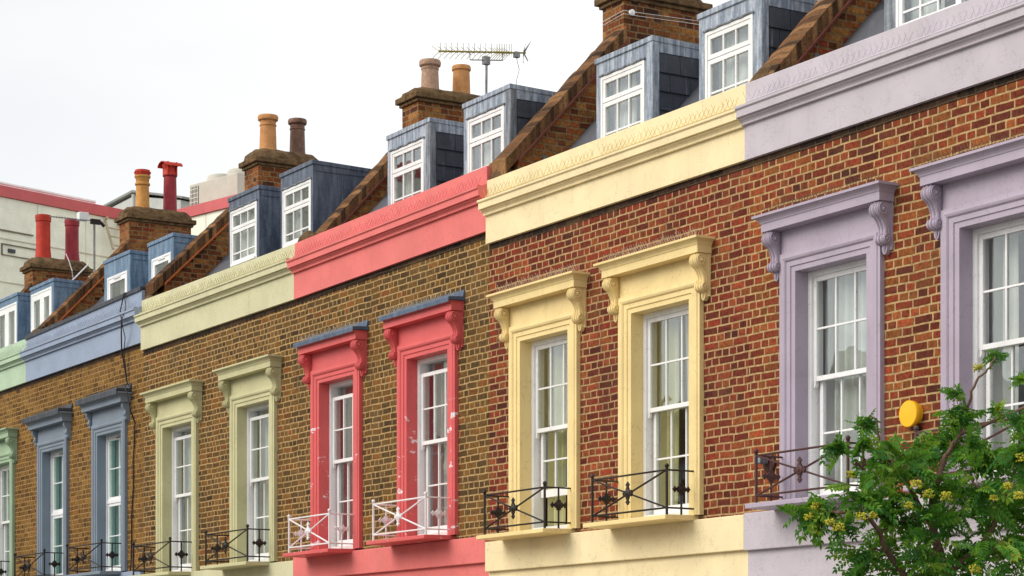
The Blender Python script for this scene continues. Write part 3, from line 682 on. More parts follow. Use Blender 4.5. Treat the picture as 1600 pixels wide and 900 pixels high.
def house(cfg):
    x0, x1 = cfg['x']; h = thing('terraced_house', cfg['label'], 'house', ((x0 + x1) / 2, 0, 0), 'painted terraced houses in one row'); h['tone'] = cfg['tone']
    z2, z3 = cfg['plinth']; zf, zfr = cfg['frieze']; zp0, zp1 = cfg['par']
    holes = [(w['x0'] - .02, w['x1'] + .02, w['zs'] - .02, w['zt'] + .02) for w in cfg['win']]
    wall_mesh(x0, x1, z3 - .01, max(zf, zfr) + .01, 0, .25, holes).build('brick_wall', cfg['brick'], h)
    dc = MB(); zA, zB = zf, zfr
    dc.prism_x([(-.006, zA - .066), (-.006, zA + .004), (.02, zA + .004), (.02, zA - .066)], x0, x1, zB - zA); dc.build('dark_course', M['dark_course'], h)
    # painted ground storey and its string band
    MB().box(x0, x1, -.010, .25, 0, z2 + .01).build('ground_storey', cfg['band'], h)
    MB().box(x0 , x1, -.062, .02, z2, z3).build('string_band', cfg['band'], h, bevel=.008)
    parapet(h, x0, x1, zf, zp0, zp1, cfg['top'], zfr, cfg['spk'], cfg.get('flash'))
    r = MB(); zp = min(zp0, zp1); yb = 1.62; zb_ = roofz(yb, zp)
    r.prism_x([(.24, zp - .25), (.24, roofz(.24, zp)), (yb, zb_), (4.6, zb_ + .12), (4.6, zb_ - .1), (.5, zp - .4)], x0 + (.34 if cfg['party'] else 0), x1); r.build('roof', M['slate2'], h)
    MB().box(x0, x1, 4.35, 4.6, 0, zb_).build('rear_wall', M['brick_stock'], h)
    if cfg['party']: party(h, *cfg['party'], zpar=min(zp0, zp1))
    for d in cfg['dorm']: dormer(h, *d, zb=zp - .25)
    for wd in cfg['win']:
        window(h, wd, cfg.get('glass', M['glass']))
        surround(h, wd, cfg['trim'], cfg['hood'], cfg.get('hoodmat'), cfg.get('brk', True), cfg.get('hspk'))
        sill(h, wd, cfg['trim']); a, c = wd['sill']
        railing(h, a + .12, c - .03, wd['zs'] + .0, cfg['iron'])
    return h

def win(x0, x1, zt, zs, sill_, curtains, style='sash', **k): return dict(x0=x0, x1=x1, zt=zt, zs=zs, sill=sill_, curtains=curtains, style=style, **k)
P = paint_mat
LIL_T = P('lilac render', (188, 180, 188), .7, dirt=.12); LIL_W = P('lilac gloss', (170, 158, 174), .45, dirt=.12)
YEL_T = P('pale yellow render', (234, 216, 172), .7, dirt=.12); YEL_W = P('butter yellow paint', (232, 208, 148), .5, dirt=.15)
RED_T = P('coral red render', (220, 116, 112), .65, dirt=.10, dcol=(120, 40, 44)); RED_W = P('coral red paint', (212, 96, 96), .5, chips=(232, 220, 222), dirt=.1, dcol=(130, 40, 44))
GRN_T = P('pale green render', (202, 198, 162), .7, dirt=.25); GRN_W = P('sage green paint', (194, 190, 148), .55, dirt=.15)
BLU_T = P('pale blue render', (146, 160, 182), .7, dirt=.15); BLU_W = P('slate blue paint', (124, 136, 150), .55, dirt=.1)
MIN_T = P('mint render', (176, 198, 172), .7, dirt=.2); MIN_W = P('mint paint', (156, 180, 150), .55, dirt=.1)
ORANGE = noise_mat('orange tile edge', (150, 74, 34), (190, 104, 50), 9, .7); RUST = noise_mat('dull red tile edge', (84, 46, 38), (116, 58, 48), 20, .8)

LL, LG, LN, LS = M['lead_light'], M['lead_grey'], M['lead_navy'], M['lead_sky']
house(dict(x=(-16.93, -12.05), tone='lilac', label='lilac painted terraced house with orange red brick, nearest on the right', brick=M['brick_lilac'], band=LIL_T, top=LIL_T, trim=LIL_W,
  plinth=(2.866, 3.215), frieze=(6.517, 6.522), par=(7.238, 7.232), spk=paint_mat('lilac spikes', (206, 198, 208), .5, dirt=0), hood='stone', hspk=M['spikes_dark'], iron=M['iron_brown'],
  party=(-16.95, 7.26, 1.07, (-17.05, -16.60, 1.75, 2.8, 9.5, 9.7), [(-16.82, 2.1, 10.3, .13, 'terracotta', 'plain')], RUST),
  dorm=[(-15.59, -14.42, 8.42, -15.43, -14.58, 8.2, 'three', LG, LG, True), (-13.6, -12.5, 8.42, -13.5, -12.65, 8.2, 'three', LL, LL, True)],
  win=[win(-16.20, -15.21, 5.368, 3.262, (-16.467, -15.03), [(-.05, .18, 'w'), (.12, 1.05, 'net')]), win(-14.034, -13.04, 5.384, 3.262, (-14.31, -12.87), [(-.05, .30, 'w'), (.7, 1.05, 'w')])]))
house(dict(x=(-21.69, -16.93), tone='yellow', label='pale yellow terraced house between the coral and the lilac houses', brick=M['brick_red'], band=YEL_T, top=YEL_T, trim=YEL_W,
  plinth=(2.873, 3.205), frieze=(6.530, 6.517), par=(7.238, 7.238), spk=paint_mat('yellow spikes', (206, 186, 130), .5, dirt=0), hood='stone', hspk=M['spikes'], iron=M['iron_black'],
  party=(-21.75, 7.41, 1.06, (-21.85, -21.41, 1.62, 2.75, 9.44, 9.66), [(-21.62, 1.98, 10.2, .13, 'terracotta', 'roll'), (-21.62, 2.45, 10.2, .13, 'clay_pale', 'plain')], RUST),
  dorm=[(-20.28, -19.23, 8.32, -20.19, -19.37, 8.115, 'three', LL, LL, True), (-18.41, -17.39, 8.33, -18.30, -17.52, 8.125, 'three', LL, LL, True)],
  win=[win(-18.845, -17.85, 5.357, 3.25, (-19.17, -17.72), [(-.05, .30, 'g'), (.42, .72, 'g'), (.9, 1.1, 'g')]), win(-20.994, -20.032, 5.357, 3.25, (-21.306, -19.925), [(-.05, .36, 'g'), (.5, 1.05, 'net')], lift=.33)]))
house(dict(x=(-26.60, -21.69), tone='red', label='coral red terraced house with white window guards', brick=M['brick_dark'], band=RED_T, top=RED_T, trim=RED_W,
  plinth=(2.978, 3.275), frieze=(6.633, 6.674), par=(7.362, 7.408), spk=paint_mat('coral spikes', (214, 120, 122), .5, dirt=0), hood='lead', hoodmat=M['hood_lead'], hspk=M['spikes'], iron=M['iron_white'],
  party=(-26.65, 7.25, 1.10, (-26.75, -26.30, 1.635, 2.75, 9.37, 9.60), [(-26.52, 1.933, 10.0, .125, 'clay_pale', 'roll'), (-26.52, 2.419, 9.997, .115, 'terracotta', 'plain')], RUST),
  dorm=[(-25.04, -23.95, 8.49, -24.95, -24.1, 8.28, 'three', LL, LG, True), (-23.13, -22.07, 8.47, -23.03, -22.2, 8.267, 'three', LL, LL, True)],
  win=[win(-23.574, -22.593, 5.48, 3.33, (-23.907, -22.48), [(-.05, .25, 'b'), (.3, 1.05, 'net')], drop=.12), win(-25.91, -24.96, 5.462, 3.30, (-26.213, -24.92), [(-.05, .30, 'b'), (.3, 1.05, 'net')], drop=.13)]))
house(dict(x=(-31.87, -26.60), tone='green', label='sage green terraced house left of the coral one', brick=M['brick_dark'], band=GRN_T, top=GRN_T, trim=GRN_W,
  plinth=(2.93, 3.235), frieze=(6.636, 6.633), par=(7.385, 7.362), spk=paint_mat('green spikes', (178, 172, 130), .5, dirt=0), hood='stone', iron=M['iron_black'],
  party=(-31.9, 7.60, .98, (-32.0, -31.5, 1.71, 2.75, 9.56, 9.86), [(-31.76, 1.995, 10.4, .135, 'terracotta', 'roll'), (-31.76, 2.497, 10.406, .125, 'clay_brown', 'roll')], ORANGE),
  dorm=[(-29.88, -28.85, 8.60, -29.82, -28.925, 8.405, 'three', LN, LN, False), (-28.15, -27.16, 8.615, -28.085, -27.21, 8.38, 'three', LN, LN, False)], glass=M['glass'],
  win=[win(-28.43, -27.406, 5.42, 3.255, (-28.85, -27.33), [(-.05, .45, 'w'), (.6, 1.05, 'w', 0, .6)], drop=.09), win(-31.08, -30.01, 5.394, 3.235, (-31.5, -29.96), [(-.05, .35, 'w'), (.5, 1.05, 'net')], drop=.09)]))
house(dict(x=(-37.03, -31.87), tone='blue', label='blue terraced house with dark lead edge on its parapet', brick=M['brick_stock'], band=BLU_T, top=BLU_T, trim=BLU_W,
  plinth=(3.03, 3.34), frieze=(6.754, 6.757), par=(7.50, 7.57), spk=paint_mat('blue spikes', (160, 166, 180), .5, dirt=0), hood='leadtop', hoodmat=M['dark_flash'], brk='small', iron=M['iron_black'], flash=M['dark_flash'], hspk=M['spikes_dark'],
  party=(-37.1, 7.52, 1.04, (-37.2, -36.75, 1.70, 2.85, 9.63, 9.92), [(-36.98, 2.037, 10.579, .13, 'clay_ochre', 'crown'), (-36.98, 2.551, 10.797, .12, 'clay_wine', 'hood')], ORANGE),
  dorm=[(-34.80, -33.68, 8.49, -34.66, -33.80, 8.2, 'one', LS, LS, False), (-32.92, -31.92, 8.46, -32.78, -32.02, 8.2, 'one', LS, LS, False)], glass=M['glass_green'],
  win=[win(-33.735, -32.73, 5.53, 3.36, (-34.3, -32.65), [(-.05, 1.05, 'net')], 'upvc'), win(-36.27, -35.275, 5.494, 3.34, (-36.8, -35.2), [(-.05, 1.05, 'net')], 'upvc')]))
house(dict(x=(-42.3, -37.03), tone='mint', label='mint green terraced house at the far left end', brick=M['brick_stock'], band=MIN_T, top=MIN_T, trim=MIN_W,
  plinth=(3.03, 3.34), frieze=(6.755, 6.755), par=(7.50, 7.50), spk=paint_mat('mint spikes', (178, 190, 168), .5, dirt=0), hood='stone', iron=M['iron_black'],
  party=(-42.3, 7.5, 1.05, (-42.4, -41.9, 1.78, 2.9, 9.60, 9.89), [(-42.18, 2.083, 10.729, .14, 'clay_red', 'tall'), (-42.18, 2.667, 10.705, .132, 'clay_wine', 'tall')], ORANGE),
  dorm=[(-38.36, -37.2, 8.59, -38.33, -37.28, 8.47, 'case2', LS, LS, False), (-40.35, -39.04, 8.62, -40.25, -39.09, 8.47, 'case2', LS, LS, False)],
  win=[win(-38.95, -37.934, 5.49, 3.33, (-39.4, -37.87), [(-.05, .5, 'w'), (.4, 1.05, 'net')]), win(-41.1, -40.1, 5.49, 3.33, (-41.5, -40.0), [(-.05, 1.05, 'net')])]))
#@@MORE
# ------------------------------------------------------------------ far warehouse
cream = paint_mat('cream cladding', (236, 236, 220), .6, dirt=.05); redtrim = paint_mat('red trim', (196, 92, 94), .5, dirt=.05)
WH = thing('warehouse', 'large cream clad warehouse with red roof edge far behind the terrace', 'warehouse', (-66, 8, 0))
A_, C_, B_ = Vector((-58.31, -22.22, 0)), Vector((-70.3, 15.85, 0)), Vector((-60.53, 18.09, 0))
foot = [A_, C_, B_, Vector((-83.63, 28.59, 0)), Vector((-99.6, -13.2, 0))]
def slab(foot, z0, z1):
    n = len(foot); return MB().add([(p.x, p.y, z0) for p in foot] + [(p.x, p.y, z1) for p in foot], [(i, (i+1)%n, (i+1)%n+n, i+n) for i in range(n)] + [tuple(range(n)), tuple(range(n, 2*n))])
slab(foot, 0, 16.85).build('wall', cream, WH)
t = MB()
for p, q in ((A_, C_), (C_, B_)):
    d = (q - p).normalized(); nrm = Vector((d.y, -d.x, 0))
    if nrm.dot(Vector((0, -12.86, 0)) - p) < 0: nrm = -nrm
    a, b = p - d * 0 + nrm * .08, q + nrm * .08; c2, d2 = q - nrm * .5, p - nrm * .5
    for z0, z1 in ((16.86, 17.2),):
        t.add([(a.x,a.y,z0),(b.x,b.y,z0),(c2.x,c2.y,z0),(d2.x,d2.y,z0),(a.x,a.y,z1),(b.x,b.y,z1),(c2.x,c2.y,z1),(d2.x,d2.y,z1)],[(0,3,2,1),(4,5,6,7),(0,1,5,4),(1,2,6,5),(2,3,7,6),(3,0,4,7)])
t.build('roof_trim', redtrim, WH)
# raised panel seams on both walls
t = MB()
for p, q, L in ((A_, C_, 39.9), (C_, B_, 10.0)):
    d = (q - p).normalized(); nrm = Vector((d.y, -d.x, 0))
    if nrm.dot(Vector((0, -12.86, 0)) - p) < 0: nrm = -nrm
    for z in (14.2, 15.55):
        a, b = p + nrm * .0, q + nrm * .0; t.add([(a.x,a.y,z),(b.x,b.y,z),(b.x+nrm.x*.03,b.y+nrm.y*.03,z),(a.x+nrm.x*.03,a.y+nrm.y*.03,z),(a.x,a.y,z+.03),(b.x,b.y,z+.03),(b.x+nrm.x*.03,b.y+nrm.y*.03,z+.03),(a.x+nrm.x*.03,a.y+nrm.y*.03,z+.03)],[(0,3,2,1),(4,5,6,7),(0,1,5,4),(1,2,6,5),(2,3,7,6),(3,0,4,7)])
    k = 1.0
    while k < L:
        s = p + d * k; t.add([(s.x,s.y,9),(s.x+d.x*.02,s.y+d.y*.02,9),(s.x+nrm.x*.012,s.y+nrm.y*.012,9),(s.x,s.y,16.85),(s.x+d.x*.02,s.y+d.y*.02,16.85),(s.x+nrm.x*.012,s.y+nrm.y*.012,16.85)],[(0,1,4,3),(1,2,5,4),(2,0,3,5)]); k += 1.9
SEAM2 = paint_mat('grey seam', (120, 112, 98), .6)
t.build('panel_seams', paint_mat('seam', (206, 199, 182), .6), WH)
dL = (C_ - A_).normalized(); nL = Vector((dL.y, -dL.x, 0)); nL = nL if nL.dot(Vector((0, -12.86, 0)) - A_) > 0 else -nL
def onwall(b, s0, s1, z0, z1, off0, off1):
    """box on the left warehouse wall: s measured back from its inner corner"""
    p, q = C_ - dL * s0, C_ - dL * s1; vs = []
    for z in (z0, z1):
        for pt, o in ((p, off0), (q, off0), (q, off1), (p, off1)): vs.append((pt.x + nL.x*o, pt.y + nL.y*o, z))
    return b.add(vs, [(0,3,2,1),(4,5,6,7),(0,1,5,4),(1,2,6,5),(2,3,7,6),(3,0,4,7)])
b = MB(); onwall(b, 4.6, 6.1, 15.05, 15.07, 0, .05); onwall(b, 4.6, 6.1, 15.38, 15.41, 0, .05); onwall(b, 6.07, 6.1, 15.05, 15.41, 0, .051)
b.build('hatch_frame', SEAM2, WH)
b = MB(); onwall(b, 5.6, 5.85, 15.16, 15.27, 0, .06); b.build('hatch_light', M['dark_flash'], WH)
b = MB(); onwall(b, 4.9, 7.5, 15.80, 15.84, 0, .05); b.build('wall_strip', SEAM2, WH)  # thin grey strip standing proud of the wall
# pale pipes lying along the roof edge
b = MB()
for k, (s0, s1, z) in enumerate(((2.2, 24, 17.36), (1.2, 3.4, 17.30), (4, 26, 17.46))):
    p, q = C_ - dL * s0 - nL * (.3 + .2 * k), C_ - dL * s1 - nL * (.3 + .2 * k); b.tube([(p.x, p.y, z), (q.x, q.y, z)], .055 - .015 * (k == 2), 6)
tag(b.build('roof_pipe', M['white']), 'thin white pipes running along the cream warehouse roof edge', 'pipe')
# ladder hooked on the wall
b = MB()
for s in (3.05, 3.60): 
    p = C_ - dL * (s - 1.55); pts = [(p.x + nL.x*.45, p.y + nL.y*.45, 15.75), (p.x + nL.x*.12, p.y + nL.y*.12, 16.55), (p.x + nL.x*.05, p.y + nL.y*.05, 16.75), (p.x + nL.x*.16, p.y+nL.y*.16, 16.82)]
    b.tube(pts, .045, 6)
for z in (15.9, 16.2, 16.5):
    o = .12 + (16.55 - z) * .41; p, q = C_ - dL * 1.5 + nL * o, C_ - dL * 2.05 + nL * o; b.tube([(p.x, p.y, z), (q.x, q.y, z)], .026, 5)
tag(b.build('ladder', noise_mat('aged aluminium', (160, 146, 116), (196, 184, 156), 3, .6), origin=(C_.x, C_.y, 15.75)), 'short pale ladder leaning high on the cream warehouse wall', 'ladder')
# air conditioner on the right wing
ACM = paint_mat('grey cream casing', (188, 184, 172), .6, dirt=.1)
base = Vector((-69.4, 16.75, 17.15)); A = thing('air_conditioner', 'pale air conditioning unit with two round fans and a dark grille on the warehouse roof', 'air conditioner', base)
ex, ey = Vector((.974, .225, 0)), Vector((-.225, .974, 0))
def loc(b, pts, fs): b.add([base + ex * p[0] + ey * p[1] + Vector((0, 0, p[2])) for p in pts], fs)
BX = [(0,3,2,1),(4,5,6,7),(0,1,5,4),(1,2,6,5),(2,3,7,6),(3,0,4,7)]
def bx(b, x0, x1, y0, y1, z0, z1): loc(b, [(x0,y0,z0),(x1,y0,z0),(x1,y1,z0),(x0,y1,z0),(x0,y0,z1),(x1,y0,z1),(x1,y1,z1),(x0,y1,z1)], BX)
b = MB(); bx(b, 0, 2.6, 0, 1.3, 0, 1.02); b.build('casing', ACM, A, bevel=.03)
for u in (.95, 2.05):
    b = MB(); c = base + ex * u + ey * .62 + Vector((0, 0, 1.02)); b.lathe(c, [(.50, 0), (.49, .16), (.44, .23), (.40, .21), (.38, .05)], 24); b.build('fan_shroud', ACM, A, smooth=True)
b = MB(); bx(b, .06, .50, -.02, .02, .18, .92); b.build('grille', M['dark_flash'], A)
b = MB()
for i in range(6): bx(b, .08 + i * .08, .095 + i * .08, -.035, -.015, .18, .92)
for i in range(5): bx(b, .06, .50, -.034, -.014, .26 + i * .14, .275 + i * .14)
b.build('grille_bars', cream, A)
# ventilation housing with sloped lid
H_ = thing('vent_housing', 'grey metal ventilation housing with dark opening on the warehouse roof', 'vent', (-76.0, 16.2, 17.1))
gm = noise_mat('grey sheet', (150, 152, 150), (176, 178, 176), 1, .5); v0 = Vector((-76.0, 16.1, 0)); ex = Vector((.95, .31, 0)); ey = Vector((-.31, .95, 0))
def pl(x, y, z): p = v0 + ex * x + ey * y; return (p.x, p.y, z)
b = MB(); b.add([pl(.2,0,17.1),pl(4.4,0,17.1),pl(4.4,3,17.1),pl(.2,3,17.1),pl(.2,0,18.35),pl(1.9,-.0,18.68),pl(4.4,0,18.2),pl(4.4,3,18.2),pl(1.9,3,18.68),pl(.2,3,18.35)],[(0,1,6,5,4),(1,2,7,6),(2,3,9,8,7),(3,0,4,9),(4,5,8,9),(5,6,7,8)]); b.build('casing', gm, H_)
b = MB(); b.add([pl(-.1,-.1,18.40),pl(1.95,-.1,18.80),pl(4.6,-.1,18.22),pl(-.1,3,18.40),pl(1.95,3,18.80),pl(4.6,3,18.22),pl(-.1,-.1,18.47),pl(1.95,-.1,18.88),pl(4.6,-.1,18.29),pl(-.1,3,18.47),pl(1.95,3,18.88),pl(4.6,3,18.29)],[(0,1,7,6),(1,2,8,7),(6,7,10,9),(7,8,11,10),(0,3,4,1),(1,4,5,2),(3,0,6,9),(2,5,11,8)]); b.build('lid', noise_mat('lid sheet', (104, 106, 104), (128, 130, 128), 1, .5), H_)
b = MB(); b.add([pl(.25,-.03,17.95),pl(1.05,-.03,18.25),pl(1.6,-.03,17.15),pl(.3,-.03,17.15)],[(0,1,2,3)]); b.build('opening', noise_mat('dark opening', (20,20,22), (34,34,36)), H_)
b = MB(); b.tube([pl(2.05,-.12,17.1), pl(2.05,-.12,18.7)], .07, 8); b.build('duct', gm, H_)

# ------------------------------------------------------------------ aerials
stl = metal_mat('galvanised steel', (118, 116, 114), (150, 148, 146), .4, 5, metal=.4); yel_al = noise_mat('yellow aluminium', (120, 106, 40), (168, 150, 60), 30, .5)
A = thing('tv_aerial', 'long yellow toothed aerial on a thin mast above the coral house dormers', 'aerial', (-24.5, 1.60, 8.6))
MB().tube([(-24.5, 1.61, 8.5), (-24.5, 1.62, 9.47)], .018, 8).build('mast', stl, A, smooth=True)
def bz(y): return 9.49 + (y - .86) * .128
MB().tube([(-24.5, .93, bz(.93)), (-24.5, 2.2, bz(2.2))], .012, 6).build('boom', yel_al, A)
b = MB(); y = .95; k = 0
while y < 2.02:
    z = bz(y)
    for sx in (-1, 1):
        for sz in (-1, 1): b.tube([(-24.5, y, z), (-24.5 + sx * .055, y - .025, z + sz * .03), (-24.5 + sx * .10, y - .055, z + sz * .078)], .0036, 4)
    b.ball((-24.5, y, z), .017, 6, 4); y += .082 if k < 10 else .036; k += 1
b.build('director_rods', yel_al, A)
b = MB(); b.tube([(-24.5, 1.38, bz(1.38)), (-24.5, 1.38, bz(1.38) - .1), (-24.5, 1.86, bz(1.86) - .1), (-24.5, 1.86, bz(1.86))], .008, 5); b.box(-24.53, -24.47, 1.57, 1.66, 9.43, 9.53); b.build('bracket', stl, A)
b = MB()
for sx in (-1, 1): b.add([(-24.5, 2.16, bz(2.16) + .01), (-24.5 + sx*.05, 2.24, bz(2.2) + .14), (-24.5 + sx*.07, 2.24, bz(2.2) + .14), (-24.5, 2.18, bz(2.16) - .01)], [(0,1,2,3)]); b.add([(-24.5, 2.16, bz(2.16) - .01), (-24.5 + sx*.05, 2.20, bz(2.2) - .12), (-24.5 + sx*.07, 2.20, bz(2.2) - .12), (-24.5, 2.18, bz(2.16) + .01)], [(0,1,2,3)])
b.box(-24.53, -24.47, 2.03, 2.10, bz(2.06) - .06, bz(2.06) + .01); b.build('reflector', stl, A)
MB().tube([(-24.5, 2.06, bz(2.06) - .05), (-24.46, 2.08, 9.42), (-24.4, 2.0, 9.25), (-24.3, 1.95, 8.9)], .0045, 4).build('cable', stl, A)
A = thing('tv_aerial', 'thin mast with white box and long faint boom before the warehouse wall', 'aerial', (-38.5, 1.73, 8.6))
b = MB(); b.tube([(-38.5, 1.73, 8.6), (-38.5, 1.73, 9.93)], .022, 6); b.build('mast', stl, A)
b = MB(); b.tube([(-38.5, .90, 9.93), (-38.5, 1.70, 9.94)], .010, 5); b.build('boom', stl, A)
b = MB(); [b.tube([(-38.5 - .08, .95 + .05*i, 9.93), (-38.5 + .08, .95 + .05*i, 9.93)], .004, 4) for i in range(14)]; b.build('director_rods', stl, A)
MB().box(-38.56, -38.42, 1.42, 1.60, 9.92, 10.06).build('box', M['white'], A, bevel=.01)
b = MB(); b.box(-38.53, -38.47, 1.66, 1.84, 9.88, 9.97); b.tube([(-38.5, 1.84, 9.93), (-38.5, 1.92, 9.86)], .03, 6); b.build('clamp', M['iron_black'], A)
A = thing('tv_aerial', 'small slanted aerial strapped to the red potted chimney at far left', 'aerial', (-41.8, 2.62, 9.45))
b = MB(); b.tube([(-41.8, 2.50, 9.42), (-41.8, 2.86, 9.80)], .016, 6); b.build('boom', M['white'], A)
b = MB()
for i in range(6):
    y = 2.54 + i * .058; z = 9.46 + i * .061; b.tube([(-41.8 - .02, y - .085, z + .08), (-41.78, y + .085, z - .07)], .007, 4)
b.build('director_rods', M['iron_black'], A)
b = MB(); b.tube([(-41.87, 2.58, 9.44), (-41.72, 2.50, 9.62), (-41.72, 2.44, 9.80), (-41.74, 2.38, 9.95)], .010, 5); b.build('cable', M['white'], A)
tag(MB().tube([(-21.6, 2.80, 9.1), (-21.6, 2.86, 11.4)], .02, 8).build('aerial_mast', M['clay_wine'], smooth=True, origin=(-21.6, 2.8, 9.1)), 'bare dark red mast rising beside the big chimney at the top', 'mast')
b = MB(); b.lathe((-21.365, 1.70, 9.30), [(.01, -.02), (.036, -.012), (.036, .012), (.01, .02)], 14, 'x')
for dz in (.02, -.02): b.tube([(-21.395, 1.70, 9.30 + dz), (-21.395, 2.76, 9.34 + dz)], .003, 4); b.tube([(-21.40, 1.70, 9.30+dz), (-21.395, 1.605, 9.30 + dz), (-21.86, 1.605, 9.27 + dz)], .003, 4)
tag(b.build('lashing_strap', M['white'], origin=(-21.4, 1.62, 9.3)), 'wire strap with white disc round the big brick chimney', 'strap')

# ------------------------------------------------------------------ small things on the wall

b = MB(); cp = [(-32.30, .10, 7.60), (-32.463, -.08, 7.582), (-32.60, -.09, 7.317), (-32.262, -.20, 7.135), (-32.35, -.17, 6.95), (-32.542, -.09, 6.745), (-32.461, -.03, 6.2), (-31.95, -.275, 6.10), (-31.826, -.29, 5.998), (-31.74, -.27, 5.718), (-32.149, -.03, 5.584), (-32.20, -.02, 5.3), (-32.251, -.02, 5.014), (-32.24, -.02, 4.6), (-32.302, -.02, 4.242), (-32.328, -.02, 3.466), (-32.33, -.08, 2.98), (-32.33, -.06, 1.2)]
b.tube(cp, .011, 6); b.tube([(-32.44, -.09, 7.58), (-32.34, -.10, 7.33), (-32.25, -.21, 7.13), (-32.32, -.12, 6.88), (-32.50, -.07, 6.70), (-32.44, -.035, 6.2)], .007, 5)
tag(b.build('black_cable', M['iron_black'], smooth=True, origin=(-32.3, 0, 1.2)), 'slack black cable hanging down the blue house front', 'cable')
yl = noise_mat('yellow plastic', (236, 176, 20), (242, 184, 26), 3, .38, .05, .002, .5)
A = thing('alarm_box', 'round bright yellow alarm box on orange red brick between the lilac windows', 'alarm box', (-14.61, 0, 3.905))
b = MB(); b.lathe((-14.61, 0, 3.905), [(.098, .0), (.100, -.030), (.110, -.034), (.113, -.038), (.113, -.078), (.109, -.084), (.02, -.088)], 48, 'y'); b.build('cover', yl, A, smooth=True)
MB().box(-14.62, -14.52, -.05, 0, 3.768, 3.796).build('base', M['iron_black'], A, bevel=.008)
MB().tube([(-14.54, -.02, 3.78), (-14.50, -.012, 3.70), (-14.505, -.012, 3.2)], .006, 5).build('lead_wire', M['iron_black'], A)
A = thing('wall_lamp', 'brown round lamp on brick behind the left lilac window guard', 'lamp', (-16.60, 0, 3.66))
b = MB(); b.lathe((-16.60, 0, 3.655), [(.085, 0), (.088, -.025), (.075, -.035), (.03, -.038)], 24, 'y'); b.build('back_disc', M['iron_brown'], A, smooth=True)
MB().box(-16.66, -16.57, -.15, -.05, 3.65, 3.73).build('lamp_head', M['lead_grey'], A, bevel=.01)

# ------------------------------------------------------------------ rowan tree
def leaf_mat():
    m = N('rowan leaf'); P_, x, y, z = m.pos(); n = m.noise(P_, 5.5, 3); n2 = m.white(m.comb(m.math('FLOOR', m.math('MULTIPLY', x, 16)), m.math('FLOOR', m.math('MULTIPLY', y, 16)), m.math('FLOOR', m.math('MULTIPLY', z, 16))))
    f = m.math('ADD', m.math('MULTIPLY', n, .65), m.math('MULTIPLY', n2, .4), clamp=True)
    col = m.ramp(f, [(.2, lin((32, 78, 30))), (.42, lin((52, 112, 36))), (.6, lin((84, 140, 42))), (.8, lin((140, 166, 50)))])
    b_ = m.n('ShaderNodeBsdfPrincipled'); m.set(b_.inputs['Base Color'], col); b_.inputs['Roughness'].default_value = .5; b_.inputs['Specular IOR Level'].default_value = .35
    t_ = m.n('ShaderNodeBsdfTranslucent'); m.set(t_.inputs[0], m.mix(.5, col, lin((130, 170, 40)))); ms = m.n('ShaderNodeMixShader'); ms.inputs[0].default_value = .42
    m.t.links.new(b_.outputs[0], ms.inputs[1]); m.t.links.new(t_.outputs[0], ms.inputs[2]); m.t.links.new(ms.outputs[0], m.o.inputs[0]); return m.m
LEAF = leaf_mat(); BARK = noise_mat('rowan bark', (78, 56, 44), (128, 100, 84), 20, .85, .6)
rt = random.Random(42)
def leaflet(b, base, d, up, L, Wd):
    side = d.cross(up).normalized(); nrm = side.cross(d).normalized(); p1 = base + d * L * .32; p2 = base + d * L * .68; tip = base + d * L - nrm * L * .12
    fold = nrm * Wd * .30
    b.add([base, p1 + side * Wd * .5 + fold, p1, p1 - side * Wd * .5 + fold, p2 + side * Wd * .42 + fold - nrm * L * .05, p2 - nrm * L * .05, p2 - side * Wd * .42 + fold - nrm * L * .05, tip],
          [(0,2,1),(0,3,2),(1,2,5,4),(2,3,6,5),(4,5,7),(5,6,7)])
def leaf(b, base, d, L):
    d = d.normalized(); up = Vector((rt.uniform(-1.1,1.1), rt.uniform(-1.1,1.1), rt.uniform(.3, 1))); side = d.cross(up).normalized(); up = side.cross(d).normalized()
    n = 6; pts = []; rt_droop = rt.uniform(.05, .55)
    for i in range(n + 2):
        t = i / (n + 1); pts.append(base + d * L * t - Vector((0, 0, 1)) * L * rt_droop * t * t)
    b.tube(pts, .0011, 3, cap=False)
    for i in range(2, n + 2):
        dd = (pts[i] - pts[i-1]).normalized(); ll = L * .29 * (1 - abs(i - 4.2) * .06)
        for s in (-1, 1):
            q = (dd * .55 + side * s * 1.0 - Vector((0, 0, .05 + rt.uniform(0, .25)))).normalized(); leaflet(b, pts[i], q, up, ll, ll * .50)
    leaflet(b, pts[-1], (pts[-1] - pts[-2]).normalized(), up, L * .30, L * .11)
TREE = thing('rowan_tree', 'leafy rowan tree with yellow berry clusters in front of the lilac house', 'tree', (-8.43, -5.15, 0.1))
